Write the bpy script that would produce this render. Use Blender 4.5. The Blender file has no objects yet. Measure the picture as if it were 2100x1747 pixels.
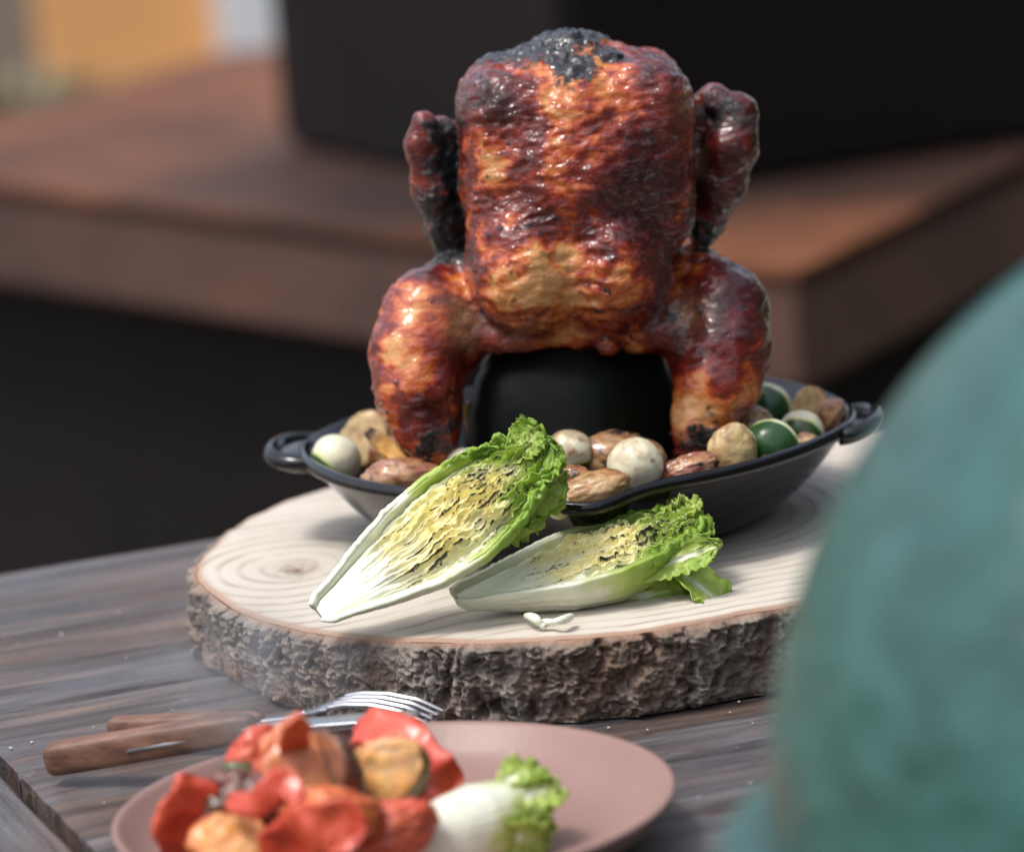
import bpy, math, random
import numpy as np
from mathutils import Vector, Matrix

# ------------------------------------------------------------------ camera, light, exposure
SC = bpy.context.scene
COL = SC.collection
rng = np.random.default_rng(7)
random.seed(7)

PITCH, ROLL = math.radians(12.2), math.radians(4.7)
FPX = 9500.0                                    # focal length in units of 1/2100 of the frame width
_f = np.array([0, math.cos(PITCH), -math.sin(PITCH)])
_u0 = np.array([0, math.sin(PITCH), math.cos(PITCH)])
_x = np.array([1.0, 0, 0])
_R = _x * math.cos(ROLL) - _u0 * math.sin(ROLL)
_U = _u0 * math.cos(ROLL) + _x * math.sin(ROLL)
CAM = np.array([-0.033, -2.319, 0.599])

cam_data = bpy.data.cameras.new('camera')
cam = bpy.data.objects.new('camera', cam_data)
COL.objects.link(cam)
cam_data.sensor_width = 36.0
cam_data.lens = FPX * 36.0 / 2100.0
cam_data.clip_start = 0.05
cam_data.clip_end = 400.0
cam.matrix_world = Matrix(((_R[0], _U[0], -_f[0], CAM[0]), (_R[1], _U[1], -_f[1], CAM[1]),
                           (_R[2], _U[2], -_f[2], CAM[2]), (0, 0, 0, 1)))
cam_data.dof.use_dof = True
cam_data.dof.focus_distance = 2.215
cam_data.dof.aperture_fstop = 5.3
SC.camera = cam

SUN_EL, SUN_AZ = math.radians(66), math.radians(-112)      # azimuth from +Y towards +X
world = bpy.data.worlds.new('World')
SC.world = world
world.use_nodes = True
wn = world.node_tree
for n in list(wn.nodes):
    wn.nodes.remove(n)
sky = wn.nodes.new('ShaderNodeTexSky')
sky.sky_type = 'NISHITA'
sky.sun_disc = False
sky.sun_elevation = SUN_EL
sky.sun_rotation = SUN_AZ
sky.dust_density = 4.0
sky.air_density = 1.0
bg = wn.nodes.new('ShaderNodeBackground')
bg.inputs['Strength'].default_value = 0.15
wo = wn.nodes.new('ShaderNodeOutputWorld')
hs = wn.nodes.new('ShaderNodeHueSaturation')          # a veiled sky is greyer than a clear one
hs.inputs['Saturation'].default_value = 0.62
wn.links.new(sky.outputs[0], hs.inputs['Color'])
wn.links.new(hs.outputs[0], bg.inputs['Color'])
wn.links.new(bg.outputs[0], wo.inputs['Surface'])

sun_data = bpy.data.lights.new('sun', 'SUN')
sun_data.energy = 1.25
sun_data.angle = math.radians(13)
sun_data.color = (1.0, 0.975, 0.945)
sun = bpy.data.objects.new('sun', sun_data)
COL.objects.link(sun)
sd = Vector((math.sin(SUN_AZ) * math.cos(SUN_EL), math.cos(SUN_AZ) * math.cos(SUN_EL), math.sin(SUN_EL)))
sun.rotation_euler = sd.to_track_quat('Z', 'Y').to_euler()
sun.location = (-3, -2, 6)

SC.view_settings.view_transform = 'Standard'
SC.view_settings.look = 'None'
SC.view_settings.exposure = 0.62
SC.view_settings.gamma = 1.0
SC.render.engine = 'CYCLES'
SC.cycles.use_denoising = True
SC.cycles.max_bounces = 8
SC.cycles.sample_clamp_indirect = 6.0

# ------------------------------------------------------------------ helpers
def ray(px, py):
    return _f + _R * ((px - 1050) / FPX) + _U * ((873.5 - py) / FPX)
def on_level(px, py, z):                        # point of the place seen there, at height z
    d = ray(px, py); return CAM + d * ((z - CAM[2]) / d[2])
def on_depth(px, py, y):                        # ... in the upright plane at depth y
    d = ray(px, py); return CAM + d * ((y - CAM[1]) / d[1])
def sm(a, b, x):
    t = np.clip((x - a) / (b - a), 0, 1); return t * t * (3 - 2 * t)

_pr = np.random.default_rng(11)
_PERM = np.concatenate([_pr.permutation(256)] * 3).astype(np.int64)
_G = _pr.normal(size=(256, 3)); _G /= np.linalg.norm(_G, axis=1, keepdims=True)
def perlin(P, seed=0):
    P = np.asarray(P, float) + np.array([seed * 17.31, seed * 7.77, seed * 3.13])
    i = np.floor(P).astype(np.int64); f = P - i; i &= 255
    w = f * f * f * (f * (f * 6 - 15) + 10)
    r = 0
    for a in (0, 1):
        wa = w[..., 0] if a else 1 - w[..., 0]
        for b in (0, 1):
            wb = w[..., 1] if b else 1 - w[..., 1]
            for c in (0, 1):
                wc = w[..., 2] if c else 1 - w[..., 2]
                h = _PERM[_PERM[_PERM[i[..., 0] + a] + i[..., 1] + b] + i[..., 2] + c]
                g = _G[h]
                r = r + wa * wb * wc * (g[..., 0] * (f[..., 0] - a) + g[..., 1] * (f[..., 1] - b) + g[..., 2] * (f[..., 2] - c))
    return r * 1.5
def fbm(P, octs=4, seed=0, gain=0.5):
    P = np.asarray(P, float); r = 0; a = 1.0
    for o in range(octs):
        r = r + a * perlin(P * (2.03 ** o), seed + o * 5); a *= gain
    return r

def tag(o, label=None, cat=None, group=None, kind=None):
    if label: o['label'] = label
    if cat: o['category'] = cat
    if group: o['group'] = group
    if kind: o['kind'] = kind
    return o
def empty(name, loc, label=None, cat=None, group=None):
    o = bpy.data.objects.new(name, None); COL.objects.link(o)
    o.location = Vector(loc); o.empty_display_size = 0.02
    tag(o, label, cat, group); return o
def link_mesh(name, me, mat, parent=None, kind=None):
    o = bpy.data.objects.new(name, me); COL.objects.link(o)
    if mat: me.materials.append(mat)
    if parent is not None: o.parent = parent
    if kind: o['kind'] = kind
    return o
def raw_mesh(name, V, F, attrs=None, smooth=True, normals=None):
    V = np.asarray(V, float)
    me = bpy.data.meshes.new(name)
    if isinstance(F, np.ndarray):
        n, k = F.shape
        me.vertices.add(len(V)); me.vertices.foreach_set('co', V.astype(np.float32).ravel())
        me.loops.add(n * k); me.loops.foreach_set('vertex_index', F.astype(np.int32).ravel())
        me.polygons.add(n)
        me.polygons.foreach_set('loop_start', np.arange(0, n * k, k, dtype=np.int32))
        me.update(calc_edges=True)
    else:
        me.from_pydata([tuple(v) for v in V], [], F); me.update()
    me.validate()
    me.polygons.foreach_set('use_smooth', np.full(len(me.polygons), smooth, dtype=bool))
    if attrs:
        for k, a in attrs.items():
            at = me.attributes.new(k, 'FLOAT', 'POINT')
            at.data.foreach_set('value', np.asarray(a, np.float32).ravel())
    if normals is not None:
        me.normals_split_custom_set_from_vertices([tuple(v) for v in normals])
    return me
def grid_faces(n, m, cu=False, cv=False):
    i = np.arange(n if cu else n - 1)[:, None]; j = np.arange(m if cv else m - 1)[None, :]
    i2, j2 = (i + 1) % n, (j + 1) % m
    return np.stack([(i * m + j), (i2 * m + j), (i2 * m + j2), (i * m + j2)], -1).reshape(-1, 4)
def grid(name, P, mat, parent=None, cu=False, cv=False, attrs=None, flip=False, smooth=True, caps=False):
    n, m, _ = P.shape
    F = grid_faces(n, m, cu, cv)
    if flip: F = F[:, ::-1]
    if caps:                                     # fan caps at both ends of the first axis
        V = P.reshape(-1, 3)
        faces = [tuple(int(q) for q in f) for f in F]
        c0, c1 = len(V), len(V) + 1
        V = np.vstack([V, P[0].mean(0), P[-1].mean(0)])
        for j in range(m):
            j2 = (j + 1) % m
            a, b = (j2, j) if flip else (j, j2)
            faces.append((c0, a, b)); faces.append((c1, (n - 1) * m + b, (n - 1) * m + a))
        if attrs: attrs = {k: np.concatenate([np.ravel(v), [np.ravel(v)[0], np.ravel(v)[-1]]]) for k, v in attrs.items()}
        me = raw_mesh(name, V, faces, attrs, smooth)
    else:
        me = raw_mesh(name, P.reshape(-1, 3), F, {k: np.ravel(v) for k, v in attrs.items()} if attrs else None, smooth)
    return link_mesh(name, me, mat, parent)
def lathe(name, prof, mat, parent=None, n=96, rad=None, smooth=True):
    """prof: list of (r, z); rad(theta, k) optional factor array"""
    prof = np.array(prof, float); th = np.linspace(0, 2 * np.pi, n, endpoint=False)
    r = prof[:, 0][:, None] * np.ones(n); z = prof[:, 1][:, None] * np.ones(n)
    if rad is not None: r, z = rad(th[None, :], r, z)
    P = np.stack([r * np.cos(th), r * np.sin(th), z], -1)
    return grid(name, P, mat, parent, cv=True, flip=True, smooth=smooth)
def tube(name, pts, radii, mat, parent=None, n=12, flat=1.0, up=(0, 0, 1), caps=True):
    pts = np.asarray(pts, float); radii = np.broadcast_to(np.asarray(radii, float), (len(pts),))
    T = np.gradient(pts, axis=0); T /= np.linalg.norm(T, axis=1, keepdims=True)
    up = np.asarray(up, float)
    S = np.cross(T, up); S /= np.linalg.norm(S, axis=1, keepdims=True); Nn = np.cross(S, T)
    a = np.linspace(0, 2 * np.pi, n, endpoint=False)
    P = pts[:, None] + radii[:, None, None] * (S[:, None] * np.cos(a)[None, :, None] + flat * Nn[:, None] * np.sin(a)[None, :, None])
    return grid(name, P, mat, parent, cv=True, caps=caps, flip=True)
def spline(pts, n, closed=False):
    pts = np.asarray(pts, float); k = len(pts)
    t = np.linspace(0, k if closed else k - 1, n, endpoint=not closed)
    i = np.floor(t).astype(int); f = (t - i)[:, None]
    if closed: idx = [(i - 1) % k, i % k, (i + 1) % k, (i + 2) % k]
    else: idx = [np.clip(i - 1, 0, k - 1), np.clip(i, 0, k - 1), np.clip(i + 1, 0, k - 1), np.clip(i + 2, 0, k - 1)]
    a, b, c, d = (pts[j] for j in idx)
    return 0.5 * (2 * b + (c - a) * f + (2 * a - 5 * b + 4 * c - d) * f ** 2 + (3 * b - a - 3 * c + d) * f ** 3)
def box_mesh(name, x0, x1, y0, y1, z0, z1, mat, parent=None, bev=0.0, M=None):
    import bmesh
    bm = bmesh.new(); bmesh.ops.create_cube(bm, size=1)
    for v in bm.verts:
        v.co = Vector(((x0 + x1) / 2 + v.co.x * (x1 - x0), (y0 + y1) / 2 + v.co.y * (y1 - y0), (z0 + z1) / 2 + v.co.z * (z1 - z0)))
    if bev: bmesh.ops.bevel(bm, geom=bm.edges[:], offset=bev, segments=2, affect='EDGES', profile=0.6)
    if M is not None: bm.transform(M)
    me = bpy.data.meshes.new(name); bm.to_mesh(me); bm.free()
    return link_mesh(name, me, mat, parent)
def prism(name, poly, z0, z1, mat, parent=None, bev=0.0):
    import bmesh
    bm = bmesh.new()
    vs = [bm.verts.new((p[0], p[1], z1)) for p in poly]
    f = bm.faces.new(vs); f.normal_update()
    if f.normal.z < 0: f.normal_flip()
    r = bmesh.ops.extrude_face_region(bm, geom=[f])
    for v in r['geom']:
        if isinstance(v, bmesh.types.BMVert): v.co.z = z0
    bmesh.ops.recalc_face_normals(bm, faces=bm.faces[:])
    if bev: bmesh.ops.bevel(bm, geom=bm.edges[:], offset=bev, segments=2, affect='EDGES')
    me = bpy.data.meshes.new(name); bm.to_mesh(me); bm.free()
    return link_mesh(name, me, mat, parent)

# ---- materials
class M:
    def __init__(s, name, **bs):
        s.m = bpy.data.materials.new(name); s.m.use_nodes = True
        s.t = s.m.node_tree; s.b = s.t.nodes['Principled BSDF']
        for k, v in bs.items(): s.put(k.replace('_', ' '), v)
    def put(s, k, v): s.wire(v, s.b.inputs[k])
    def wire(s, v, sock):
        if isinstance(v, bpy.types.NodeSocket): s.t.links.new(v, sock)
        elif isinstance(v, (tuple, list)) and sock.type == 'RGBA' and len(v) == 3: sock.default_value = (*v, 1)
        else: sock.default_value = v
    def n(s, typ, out=0, ins=None, **props):
        nd = s.t.nodes.new('ShaderNode' + typ)
        for k, v in props.items(): setattr(nd, k, v)
        for k, v in (ins or {}).items(): s.wire(v, nd.inputs[k])
        return nd.outputs[out]
    def co(s, sc=(1, 1, 1), rot=(0, 0, 0), src='Object'):
        c = s.n('TexCoord', src)
        return s.n('Mapping', ins={'Vector': c, 'Scale': sc, 'Rotation': rot})
    def noise(s, scale, detail=4, rough=0.55, v=None, dist=0.0):
        return s.n('TexNoise', 'Fac', {'Vector': v if v is not None else s.co(), 'Scale': scale, 'Detail': detail, 'Roughness': rough, 'Distortion': dist})
    def attr(s, name): return s.n('Attribute', 'Fac', attribute_name=name)
    def ramp(s, fac, stops, interp='LINEAR'):
        nd = s.t.nodes.new('ShaderNodeValToRGB'); nd.color_ramp.interpolation = interp
        el = nd.color_ramp.elements
        while len(el) < len(stops): el.new(0.5)
        for e, (p, c) in zip(el, stops):
            e.position = p; e.color = (*c, 1) if isinstance(c, tuple) else (c, c, c, 1)
        s.wire(fac, nd.inputs[0]); return nd.outputs[0]
    def mix(s, f, a, b, blend='MIX'):
        nd = s.t.nodes.new('ShaderNodeMix'); nd.data_type = 'RGBA'; nd.blend_type = blend
        s.wire(f, nd.inputs['Factor']); s.wire(a, nd.inputs[6]); s.wire(b, nd.inputs[7]); return nd.outputs[2]
    def math(s, op, a, b=0.0, c=None, clamp=False):
        nd = s.t.nodes.new('ShaderNodeMath'); nd.operation = op; nd.use_clamp = clamp
        s.wire(a, nd.inputs[0]); s.wire(b, nd.inputs[1])
        if c is not None: s.wire(c, nd.inputs[2])
        return nd.outputs[0]
    def bump(s, h, dist=0.001, strength=1.0, prev=None):
        ins = {'Height': h, 'Distance': dist, 'Strength': strength}
        if prev is not None: ins['Normal'] = prev
        o = s.n('Bump', ins=ins); s.put('Normal', o); return o

def plain(name, col, rough=0.5, metal=0.0, var=0.25, scale=20, bump=0.0, **kw):
    m = M(name, Roughness=rough, Metallic=metal, **kw)
    nz = m.noise(scale, 5)
    m.put('Base Color', m.mix(nz, tuple(c * (1 - var) for c in col), tuple(min(1, c * (1 + var)) for c in col)))
    if bump: m.bump(nz, bump)
    return m.m

# ------------------------------------------------------------------ implicit surfaces
def surface_nets(Fd, org, h):
    neg = Fd < 0
    c = lambda a, b, d: neg[a:Fd.shape[0] - 1 + a, b:Fd.shape[1] - 1 + b, d:Fd.shape[2] - 1 + d]
    cnt = sum(c(a, b, d).astype(np.int8) for a in (0, 1) for b in (0, 1) for d in (0, 1))
    I, J, K = np.nonzero((cnt > 0) & (cnt < 8))
    pos = np.zeros((len(I), 3)); num = np.zeros(len(I))
    cs = [(a, b, d) for a in (0, 1) for b in (0, 1) for d in (0, 1)]
    for a in cs:
        for ax in range(3):
            if a[ax] == 1: continue
            b = list(a); b[ax] = 1
            va = Fd[I + a[0], J + a[1], K + a[2]]; vb = Fd[I + b[0], J + b[1], K + b[2]]
            cr = (va < 0) != (vb < 0)
            t = np.where(cr, va / np.where(cr, va - vb, 1), 0)
            p = np.array(a, float) + np.eye(3)[ax] * t[:, None]
            pos += np.where(cr[:, None], p, 0); num += cr
    V = (np.stack([I, J, K], 1) + pos / num[:, None]) * h + org
    idm = np.full(cnt.shape, -1, np.int32); idm[I, J, K] = np.arange(len(I))
    quads = []
    for ax in range(3):
        sl0 = [slice(1, -1)] * 3; sl1 = [slice(1, -1)] * 3
        sl0[ax] = slice(0, -1); sl1[ax] = slice(1, None)
        A, B = neg[tuple(sl0)], neg[tuple(sl1)]
        E = np.argwhere(A != B)
        if not len(E): continue
        inside = A[E[:, 0], E[:, 1], E[:, 2]]
        off = np.ones(3, int); off[ax] = 0
        E = E + off
        o1, o2 = [(1, 2), (2, 0), (0, 1)][ax]
        d1 = np.zeros(3, int); d1[o1] = 1; d2 = np.zeros(3, int); d2[o2] = 1
        g = lambda e: idm[e[:, 0], e[:, 1], e[:, 2]]
        q = np.stack([g(E - d1 - d2), g(E - d2), g(E), g(E - d1)], 1)
        q[~inside] = q[~inside][:, ::-1]
        quads.append(q)
    return V, np.vstack(quads)
def vnormals(V, F):
    n = np.cross(V[F[:, 2]] - V[F[:, 0]], V[F[:, 3]] - V[F[:, 1]])
    N = np.zeros_like(V)
    for k in range(F.shape[1]):
        for d in range(3): N[:, d] += np.bincount(F[:, k], n[:, d], len(V))
    return N / np.maximum(np.linalg.norm(N, axis=1, keepdims=True), 1e-12)
def smin(a, b, k):
    hh = np.clip(0.5 + 0.5 * (b - a) / k, 0, 1); return b + (a - b) * hh - k * hh * (1 - hh)


# ------------------------------------------------------------------ setting: ground, table, steel fire table, garden
def ground_mat():
    m = M('ground_gravel', Roughness=0.95)
    a = m.noise(3, 6); b = m.noise(60, 4)
    m.put('Base Color', m.mix(b, m.mix(a, (0.10, 0.10, 0.06), (0.22, 0.19, 0.14)), (0.26, 0.24, 0.19)))
    m.bump(b, 0.02); return m.m
GZ = -0.75
gp = np.array([[[x, y, GZ + 0.0] for x in np.linspace(-60, 60, 41)] for y in np.linspace(-40, 120, 41)])
tag(grid('ground', gp, ground_mat(), flip=True), kind='structure')

# -- the weathered table: boards along U, an end board across
TA = math.radians(18.8)
TU = np.array([math.cos(TA), math.sin(TA), 0]); TV = np.array([-math.sin(TA), math.cos(TA), 0])
def board_mat():
    m = M('weathered_board', Specular_IOR_Level=0.55)
    rnd = m.n('ObjectInfo', 'Random')
    off = m.n('CombineXYZ', ins={'X': m.math('MULTIPLY', rnd, 37.0), 'Y': m.math('MULTIPLY', rnd, 11.0), 'Z': 0.0})
    v = m.n('VectorMath', ins={0: m.co((1, 1, 1)), 1: off}, operation='ADD')
    st = m.n('Mapping', ins={'Vector': v, 'Scale': (5.5, 60, 60)})
    st2 = m.n('Mapping', ins={'Vector': v, 'Scale': (28, 330, 330)})
    g1 = m.noise(1.0, 6, 0.6, st, 0.6); g2 = m.noise(1.0, 4, 0.6, st2, 0.4)
    patch = m.noise(7, 5, 0.6, m.n('Mapping', ins={'Vector': v, 'Scale': (0.5, 1.6, 1)}))
    base = m.ramp(g1, [(0.30, (0.018, 0.013, 0.012)), (0.44, (0.060, 0.042, 0.035)), (0.56, (0.115, 0.080, 0.064)), (0.70, (0.21, 0.135, 0.095))])
    grey = m.ramp(m.math('ADD', m.math('MULTIPLY', g1, 0.6), m.math('MULTIPLY', g2, 0.4)), [(0.34, (0.030, 0.031, 0.036)), (0.50, (0.095, 0.095, 0.105)), (0.66, (0.19, 0.19, 0.205))])
    c = m.mix(m.ramp(patch, [(0.40, 0.0), (0.60, 0.85)]), base, grey)
    warm = m.noise(4.0, 3, 0.5, m.n('Mapping', ins={'Vector': v, 'Scale': (0.8, 9, 1)}))
    c = m.mix(m.ramp(warm, [(0.60, 0.0), (0.72, 0.75)]), c, (0.20, 0.085, 0.042))
    pale = m.noise(2.0, 8, 0.75, m.n('Mapping', ins={'Vector': v, 'Scale': (12, 60, 1)}))
    c = m.mix(m.ramp(pale, [(0.62, 0.0), (0.74, 0.6)]), c, (0.36, 0.35, 0.34))
    m.put('Base Color', c)
    m.put('Roughness', m.ramp(g2, [(0.3, 0.30), (0.7, 0.52)]))
    hgt = m.math('ADD', m.math('MULTIPLY', g1, 0.7), m.math('MULTIPLY', g2, 0.6))
    m.bump(hgt, 0.0030, 0.9)
    return m.m
BM = board_mat()
table = empty('wooden_table', (0.2, -0.1, GZ), 'weathered dark brown plank table under the wood slice and plate', 'table')
def board(u0, u1, v0, v1, along='u'):
    """a slightly worn board with eased edges; local x runs along the board"""
    L, W, T = (u1 - u0, v1 - v0, 0.032) if along == 'u' else (v1 - v0, u1 - u0, 0.032)
    nx, ny = max(40, int(L / 0.008)), 17
    x = np.linspace(0, L, nx); e = 0.003
    y = np.concatenate([[0.0], np.linspace(e, W - e, ny), [W]])
    X, Y = np.meshgrid(x, y, indexing='ij'); sd_ = random.random() * 50
    Z = 0.0009 * fbm(np.stack([X * 5 + sd_, Y * 40, X * 0], -1), 3) - 0.0012
    edge = np.minimum(Y, W - Y); Z -= np.where(edge < 1e-6, 0.0028, 0)
    wob = 0.0011 * fbm(np.stack([X * 9 + sd_, X * 0 + sd_, X * 0], -1), 4)
    Yw = Y + np.where(edge < 0.012, wob * (1 - edge / 0.012), 0)
    ends = np.minimum(X, L - X); Z -= np.where(ends < 1e-6, 0.0008, 0)
    top = np.stack([X, Yw, Z], -1)
    V = top.reshape(-1, 3); F = [tuple(int(i) for i in f) for f in grid_faces(nx, len(y))]
    n, mm = nx, len(y)
    rim = [i * mm for i in range(n)] + [(n - 1) * mm + j for j in range(1, mm)] + [i * mm + mm - 1 for i in range(n - 2, -1, -1)] + [j for j in range(mm - 2, 0, -1)]
    b0 = len(V); low = V[rim].copy(); low[:, 2] = -T
    V = np.vstack([V, low]); k = len(rim)
    F += [(rim[i], b0 + i, b0 + (i + 1) % k, rim[(i + 1) % k]) for i in range(k)] + [tuple(b0 + i for i in range(k))]
    me = raw_mesh('board', V, F, smooth=False)
    o = link_mesh('board', me, BM, table)
    if along == 'u': org, ax, ay = TU * u0 + TV * v0, TU, TV
    else: org, ax, ay = TU * u1 + TV * v0, TV, -TU
    Mx = Matrix(((ax[0], ay[0], 0, org[0]), (ax[1], ay[1], 0, org[1]), (0, 0, 1, 0), (0, 0, 0, 1)))
    o.matrix_basis = Matrix.Translation(-table.location) @ Mx
    return o
seams = [0.278, 0.135, -0.008, -0.122, -0.236, -0.365, -0.500]
for a, b in zip(seams[1:], seams[:-1]):
    board(-0.334, 0.86, a + 0.0009, b - 0.0009)
board(-0.470, -0.341, -0.500, 0.278, 'v')
board(0.866, 0.99, -0.500, 0.278, 'v')
def oriented_box(name, u0, u1, v0, v1, z0, z1, mat, parent):
    P = [TU * a + TV * b for a, b in ((u0, v0), (u1, v0), (u1, v1), (u0, v1))]
    o = prism(name, P, z0, z1, mat, parent, 0.003)
    o.location = -Vector(parent.location); return o
legm = plain('table_leg_wood', (0.07, 0.05, 0.04), 0.7, bump=0.002)
for u, v in ((-0.45, -0.48), (-0.45, 0.19), (0.90, -0.48), (0.90, 0.19)):
    oriented_box('leg', u, u + 0.07, v, v + 0.07, GZ, -0.125, legm, table)
oriented_box('apron', -0.45, 0.97, 0.20, 0.225, -0.122, -0.0345, legm, table)
oriented_box('apron', -0.45, 0.97, -0.47, -0.445, -0.122, -0.0345, legm, table)

# -- corten steel fire table behind
def rust_mat(name, c1, c2, c3, rough, metal=0.0):
    m = M(name, Metallic=metal)
    a = m.noise(5, 6, 0.6); b = m.noise(45, 5, 0.6)
    f = m.math('ADD', m.math('MULTIPLY', a, 0.7), m.math('MULTIPLY', b, 0.3))
    m.put('Base Color', m.ramp(f, [(0.32, c1), (0.5, c2), (0.66, c3)]))
    m.put('Roughness', m.ramp(b, [(0.3, rough), (0.7, min(1, rough + 0.2))])); m.bump(b, 0.001); return m.m
rust = rust_mat('rusted_steel', (0.060, 0.024, 0.014), (0.145, 0.054, 0.026), (0.27, 0.105, 0.048), 0.55)
rust.node_tree.nodes['Principled BSDF'].inputs['Specular IOR Level'].default_value = 0.3
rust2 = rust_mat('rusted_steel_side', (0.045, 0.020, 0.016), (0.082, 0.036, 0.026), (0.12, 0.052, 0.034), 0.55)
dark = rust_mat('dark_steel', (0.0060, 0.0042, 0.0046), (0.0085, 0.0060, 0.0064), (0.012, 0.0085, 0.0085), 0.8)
for _b in [n for n in dark.node_tree.nodes if n.type == 'BSDF_PRINCIPLED']: _b.inputs['Specular IOR Level'].default_value = 0.2
def painted_shade(mat, c, r0, r1):                      # occlusion shade painted into the slab colour round the column foot
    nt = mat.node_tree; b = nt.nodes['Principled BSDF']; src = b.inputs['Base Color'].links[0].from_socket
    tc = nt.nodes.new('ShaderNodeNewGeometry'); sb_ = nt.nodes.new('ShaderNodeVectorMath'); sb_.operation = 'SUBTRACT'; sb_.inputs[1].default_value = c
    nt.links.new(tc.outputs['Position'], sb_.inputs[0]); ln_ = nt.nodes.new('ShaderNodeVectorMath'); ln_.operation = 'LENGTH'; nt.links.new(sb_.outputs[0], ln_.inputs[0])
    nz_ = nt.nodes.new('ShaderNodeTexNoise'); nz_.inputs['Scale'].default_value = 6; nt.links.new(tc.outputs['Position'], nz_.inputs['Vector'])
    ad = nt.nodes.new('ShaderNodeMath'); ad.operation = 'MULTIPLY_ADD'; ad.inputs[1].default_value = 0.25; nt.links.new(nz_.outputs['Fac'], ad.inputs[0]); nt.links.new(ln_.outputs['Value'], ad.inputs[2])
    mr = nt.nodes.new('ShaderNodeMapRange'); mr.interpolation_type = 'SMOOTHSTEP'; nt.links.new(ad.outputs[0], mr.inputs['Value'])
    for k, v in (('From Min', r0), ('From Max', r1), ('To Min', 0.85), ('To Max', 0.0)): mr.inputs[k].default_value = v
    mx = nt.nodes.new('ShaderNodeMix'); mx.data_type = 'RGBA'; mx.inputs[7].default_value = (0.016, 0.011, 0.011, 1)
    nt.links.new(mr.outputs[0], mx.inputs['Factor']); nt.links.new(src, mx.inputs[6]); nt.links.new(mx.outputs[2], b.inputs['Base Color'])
painted_shade(rust, (0.178, 2.312, -0.12), 0.50, 0.86)
ST = -0.120                                         # top of the fire table, a little lower than the wooden one
A_, B_, C_ = np.array([0.220, 1.525]), np.array([-0.130, 1.862]), np.array([-0.737, 2.612])
D_, E_ = np.array([-0.341, 3.296]), np.array([1.147, 3.284])
ft = empty('fire_table', (0.15, 2.3, GZ), 'rusty brown steel fire table with a dark square fire column', 'fire table')
def ftp(name, poly, z0, z1, mat, bev=0.006):
    o = prism(name, poly, z0, z1, mat, ft, bev); o.location = -Vector(ft.location); return o
slab = [A_, B_, C_, D_, E_]
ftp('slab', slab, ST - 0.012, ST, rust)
cen = np.mean(slab, 0)
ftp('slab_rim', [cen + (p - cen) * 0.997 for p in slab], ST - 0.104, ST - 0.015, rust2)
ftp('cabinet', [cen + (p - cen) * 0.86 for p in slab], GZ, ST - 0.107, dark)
ftp('fire_column', [(-0.250, 2.480), (0.043, 1.928), (0.607, 2.144), (0.314, 2.696)], ST + 0.003, 0.75, dark, 0.01)

# -- garden behind
def wall_box(name, x0, x1, y0, y1, z0, z1, mat, label, cat):
    e = tag(box_mesh(name, x0, x1, y0, y1, z0, z1, mat, bev=0.01), label, cat); return e
wall_box('garden_wall', -0.827, -0.500, 6.0, 6.15, GZ, 0.9, plain('orange_plaster', (0.80, 0.40, 0.15), 0.85, var=0.12, scale=4), 'orange plastered garden wall far behind the rusty table', 'wall')
wall_box('wall_pillar', -0.500, -0.375, 5.92, 6.18, GZ, 1.0, plain('pale_plaster', (0.74, 0.75, 0.78), 0.8, var=0.1, scale=4), 'pale grey pillar at the right end of the orange wall', 'pillar')
wall_box('garden_wall', -3.6, -0.827, 6.15, 6.3, GZ, 0.8, plain('grey_plaster', (0.22, 0.20, 0.17), 0.9, var=0.2, scale=5), 'grey brown garden wall left of the orange wall', 'wall')
def leaf_cloud(name, cx, cy, z0, z1, rx, ry, nleaf, size, mat, parent):
    P = rng.normal(size=(nleaf, 3)); P /= np.linalg.norm(P, axis=1, keepdims=True)
    P *= (rng.random((nleaf, 1)) ** 0.45)
    P *= (1 + 0.35 * perlin(P * 2.5 + cx)[:, None])
    zc, rz = (z0 + z1) / 2, (z1 - z0) / 2
    C = P * np.array([rx, ry, rz]) + np.array([cx, cy, zc])
    d = rng.normal(size=(nleaf, 3)); d[:, 2] += 0.6; d /= np.linalg.norm(d, axis=1, keepdims=True)
    s = np.cross(d, rng.normal(size=(nleaf, 3))); s /= np.linalg.norm(s, axis=1, keepdims=True)
    L = size * (0.6 + 0.8 * rng.random((nleaf, 1)))
    V = np.stack([C - d * L, C + s * L * 0.35, C + d * L, C - s * L * 0.35], 1).reshape(-1, 3)
    return link_mesh(name, raw_mesh(name, V, np.arange(len(V)).reshape(-1, 4), smooth=False), mat, parent)
def leafm(name, a, b):
    m = M(name, Roughness=0.6); m.put('Base Color', m.mix(m.noise(9, 3), a, b)); return m.m
gdry, ggreen = leafm('dry_leaf', (0.20, 0.17, 0.09), (0.36, 0.32, 0.20)), leafm('green_leaf', (0.03, 0.06, 0.015), (0.08, 0.13, 0.03))
stem = plain('stem_wood', (0.08, 0.055, 0.035), 0.9)
for (x, y, top, rx, mt, lab) in ((-0.86, 4.9, -0.35, 0.34, gdry, 'dry yellowish shrub in front of the orange wall'),
                                 (-1.12, 4.7, -0.16, 0.20, gdry, 'dry greyish shrub at the far left edge'),
                                 (-1.00, 3.95, -0.28, 0.17, ggreen, 'dark green shrub behind the left end of the rusty table')):
    e = empty('shrub', (x, y, GZ), lab, 'shrub')
    leaf_cloud('foliage', 0, 0, 0.12, top - GZ, rx, rx, 5000, 0.028, mt, e)
    for k in range(5):
        a = k * 1.3; tube('stem', [(0.03 * math.cos(a), 0.03 * math.sin(a), 0), (0.06 * math.cos(a), 0.06 * math.sin(a), 0.2), (0.12 * math.cos(a), 0.12 * math.sin(a), 0.42)], [0.012, 0.009, 0.004], stem, e, 8)

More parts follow.
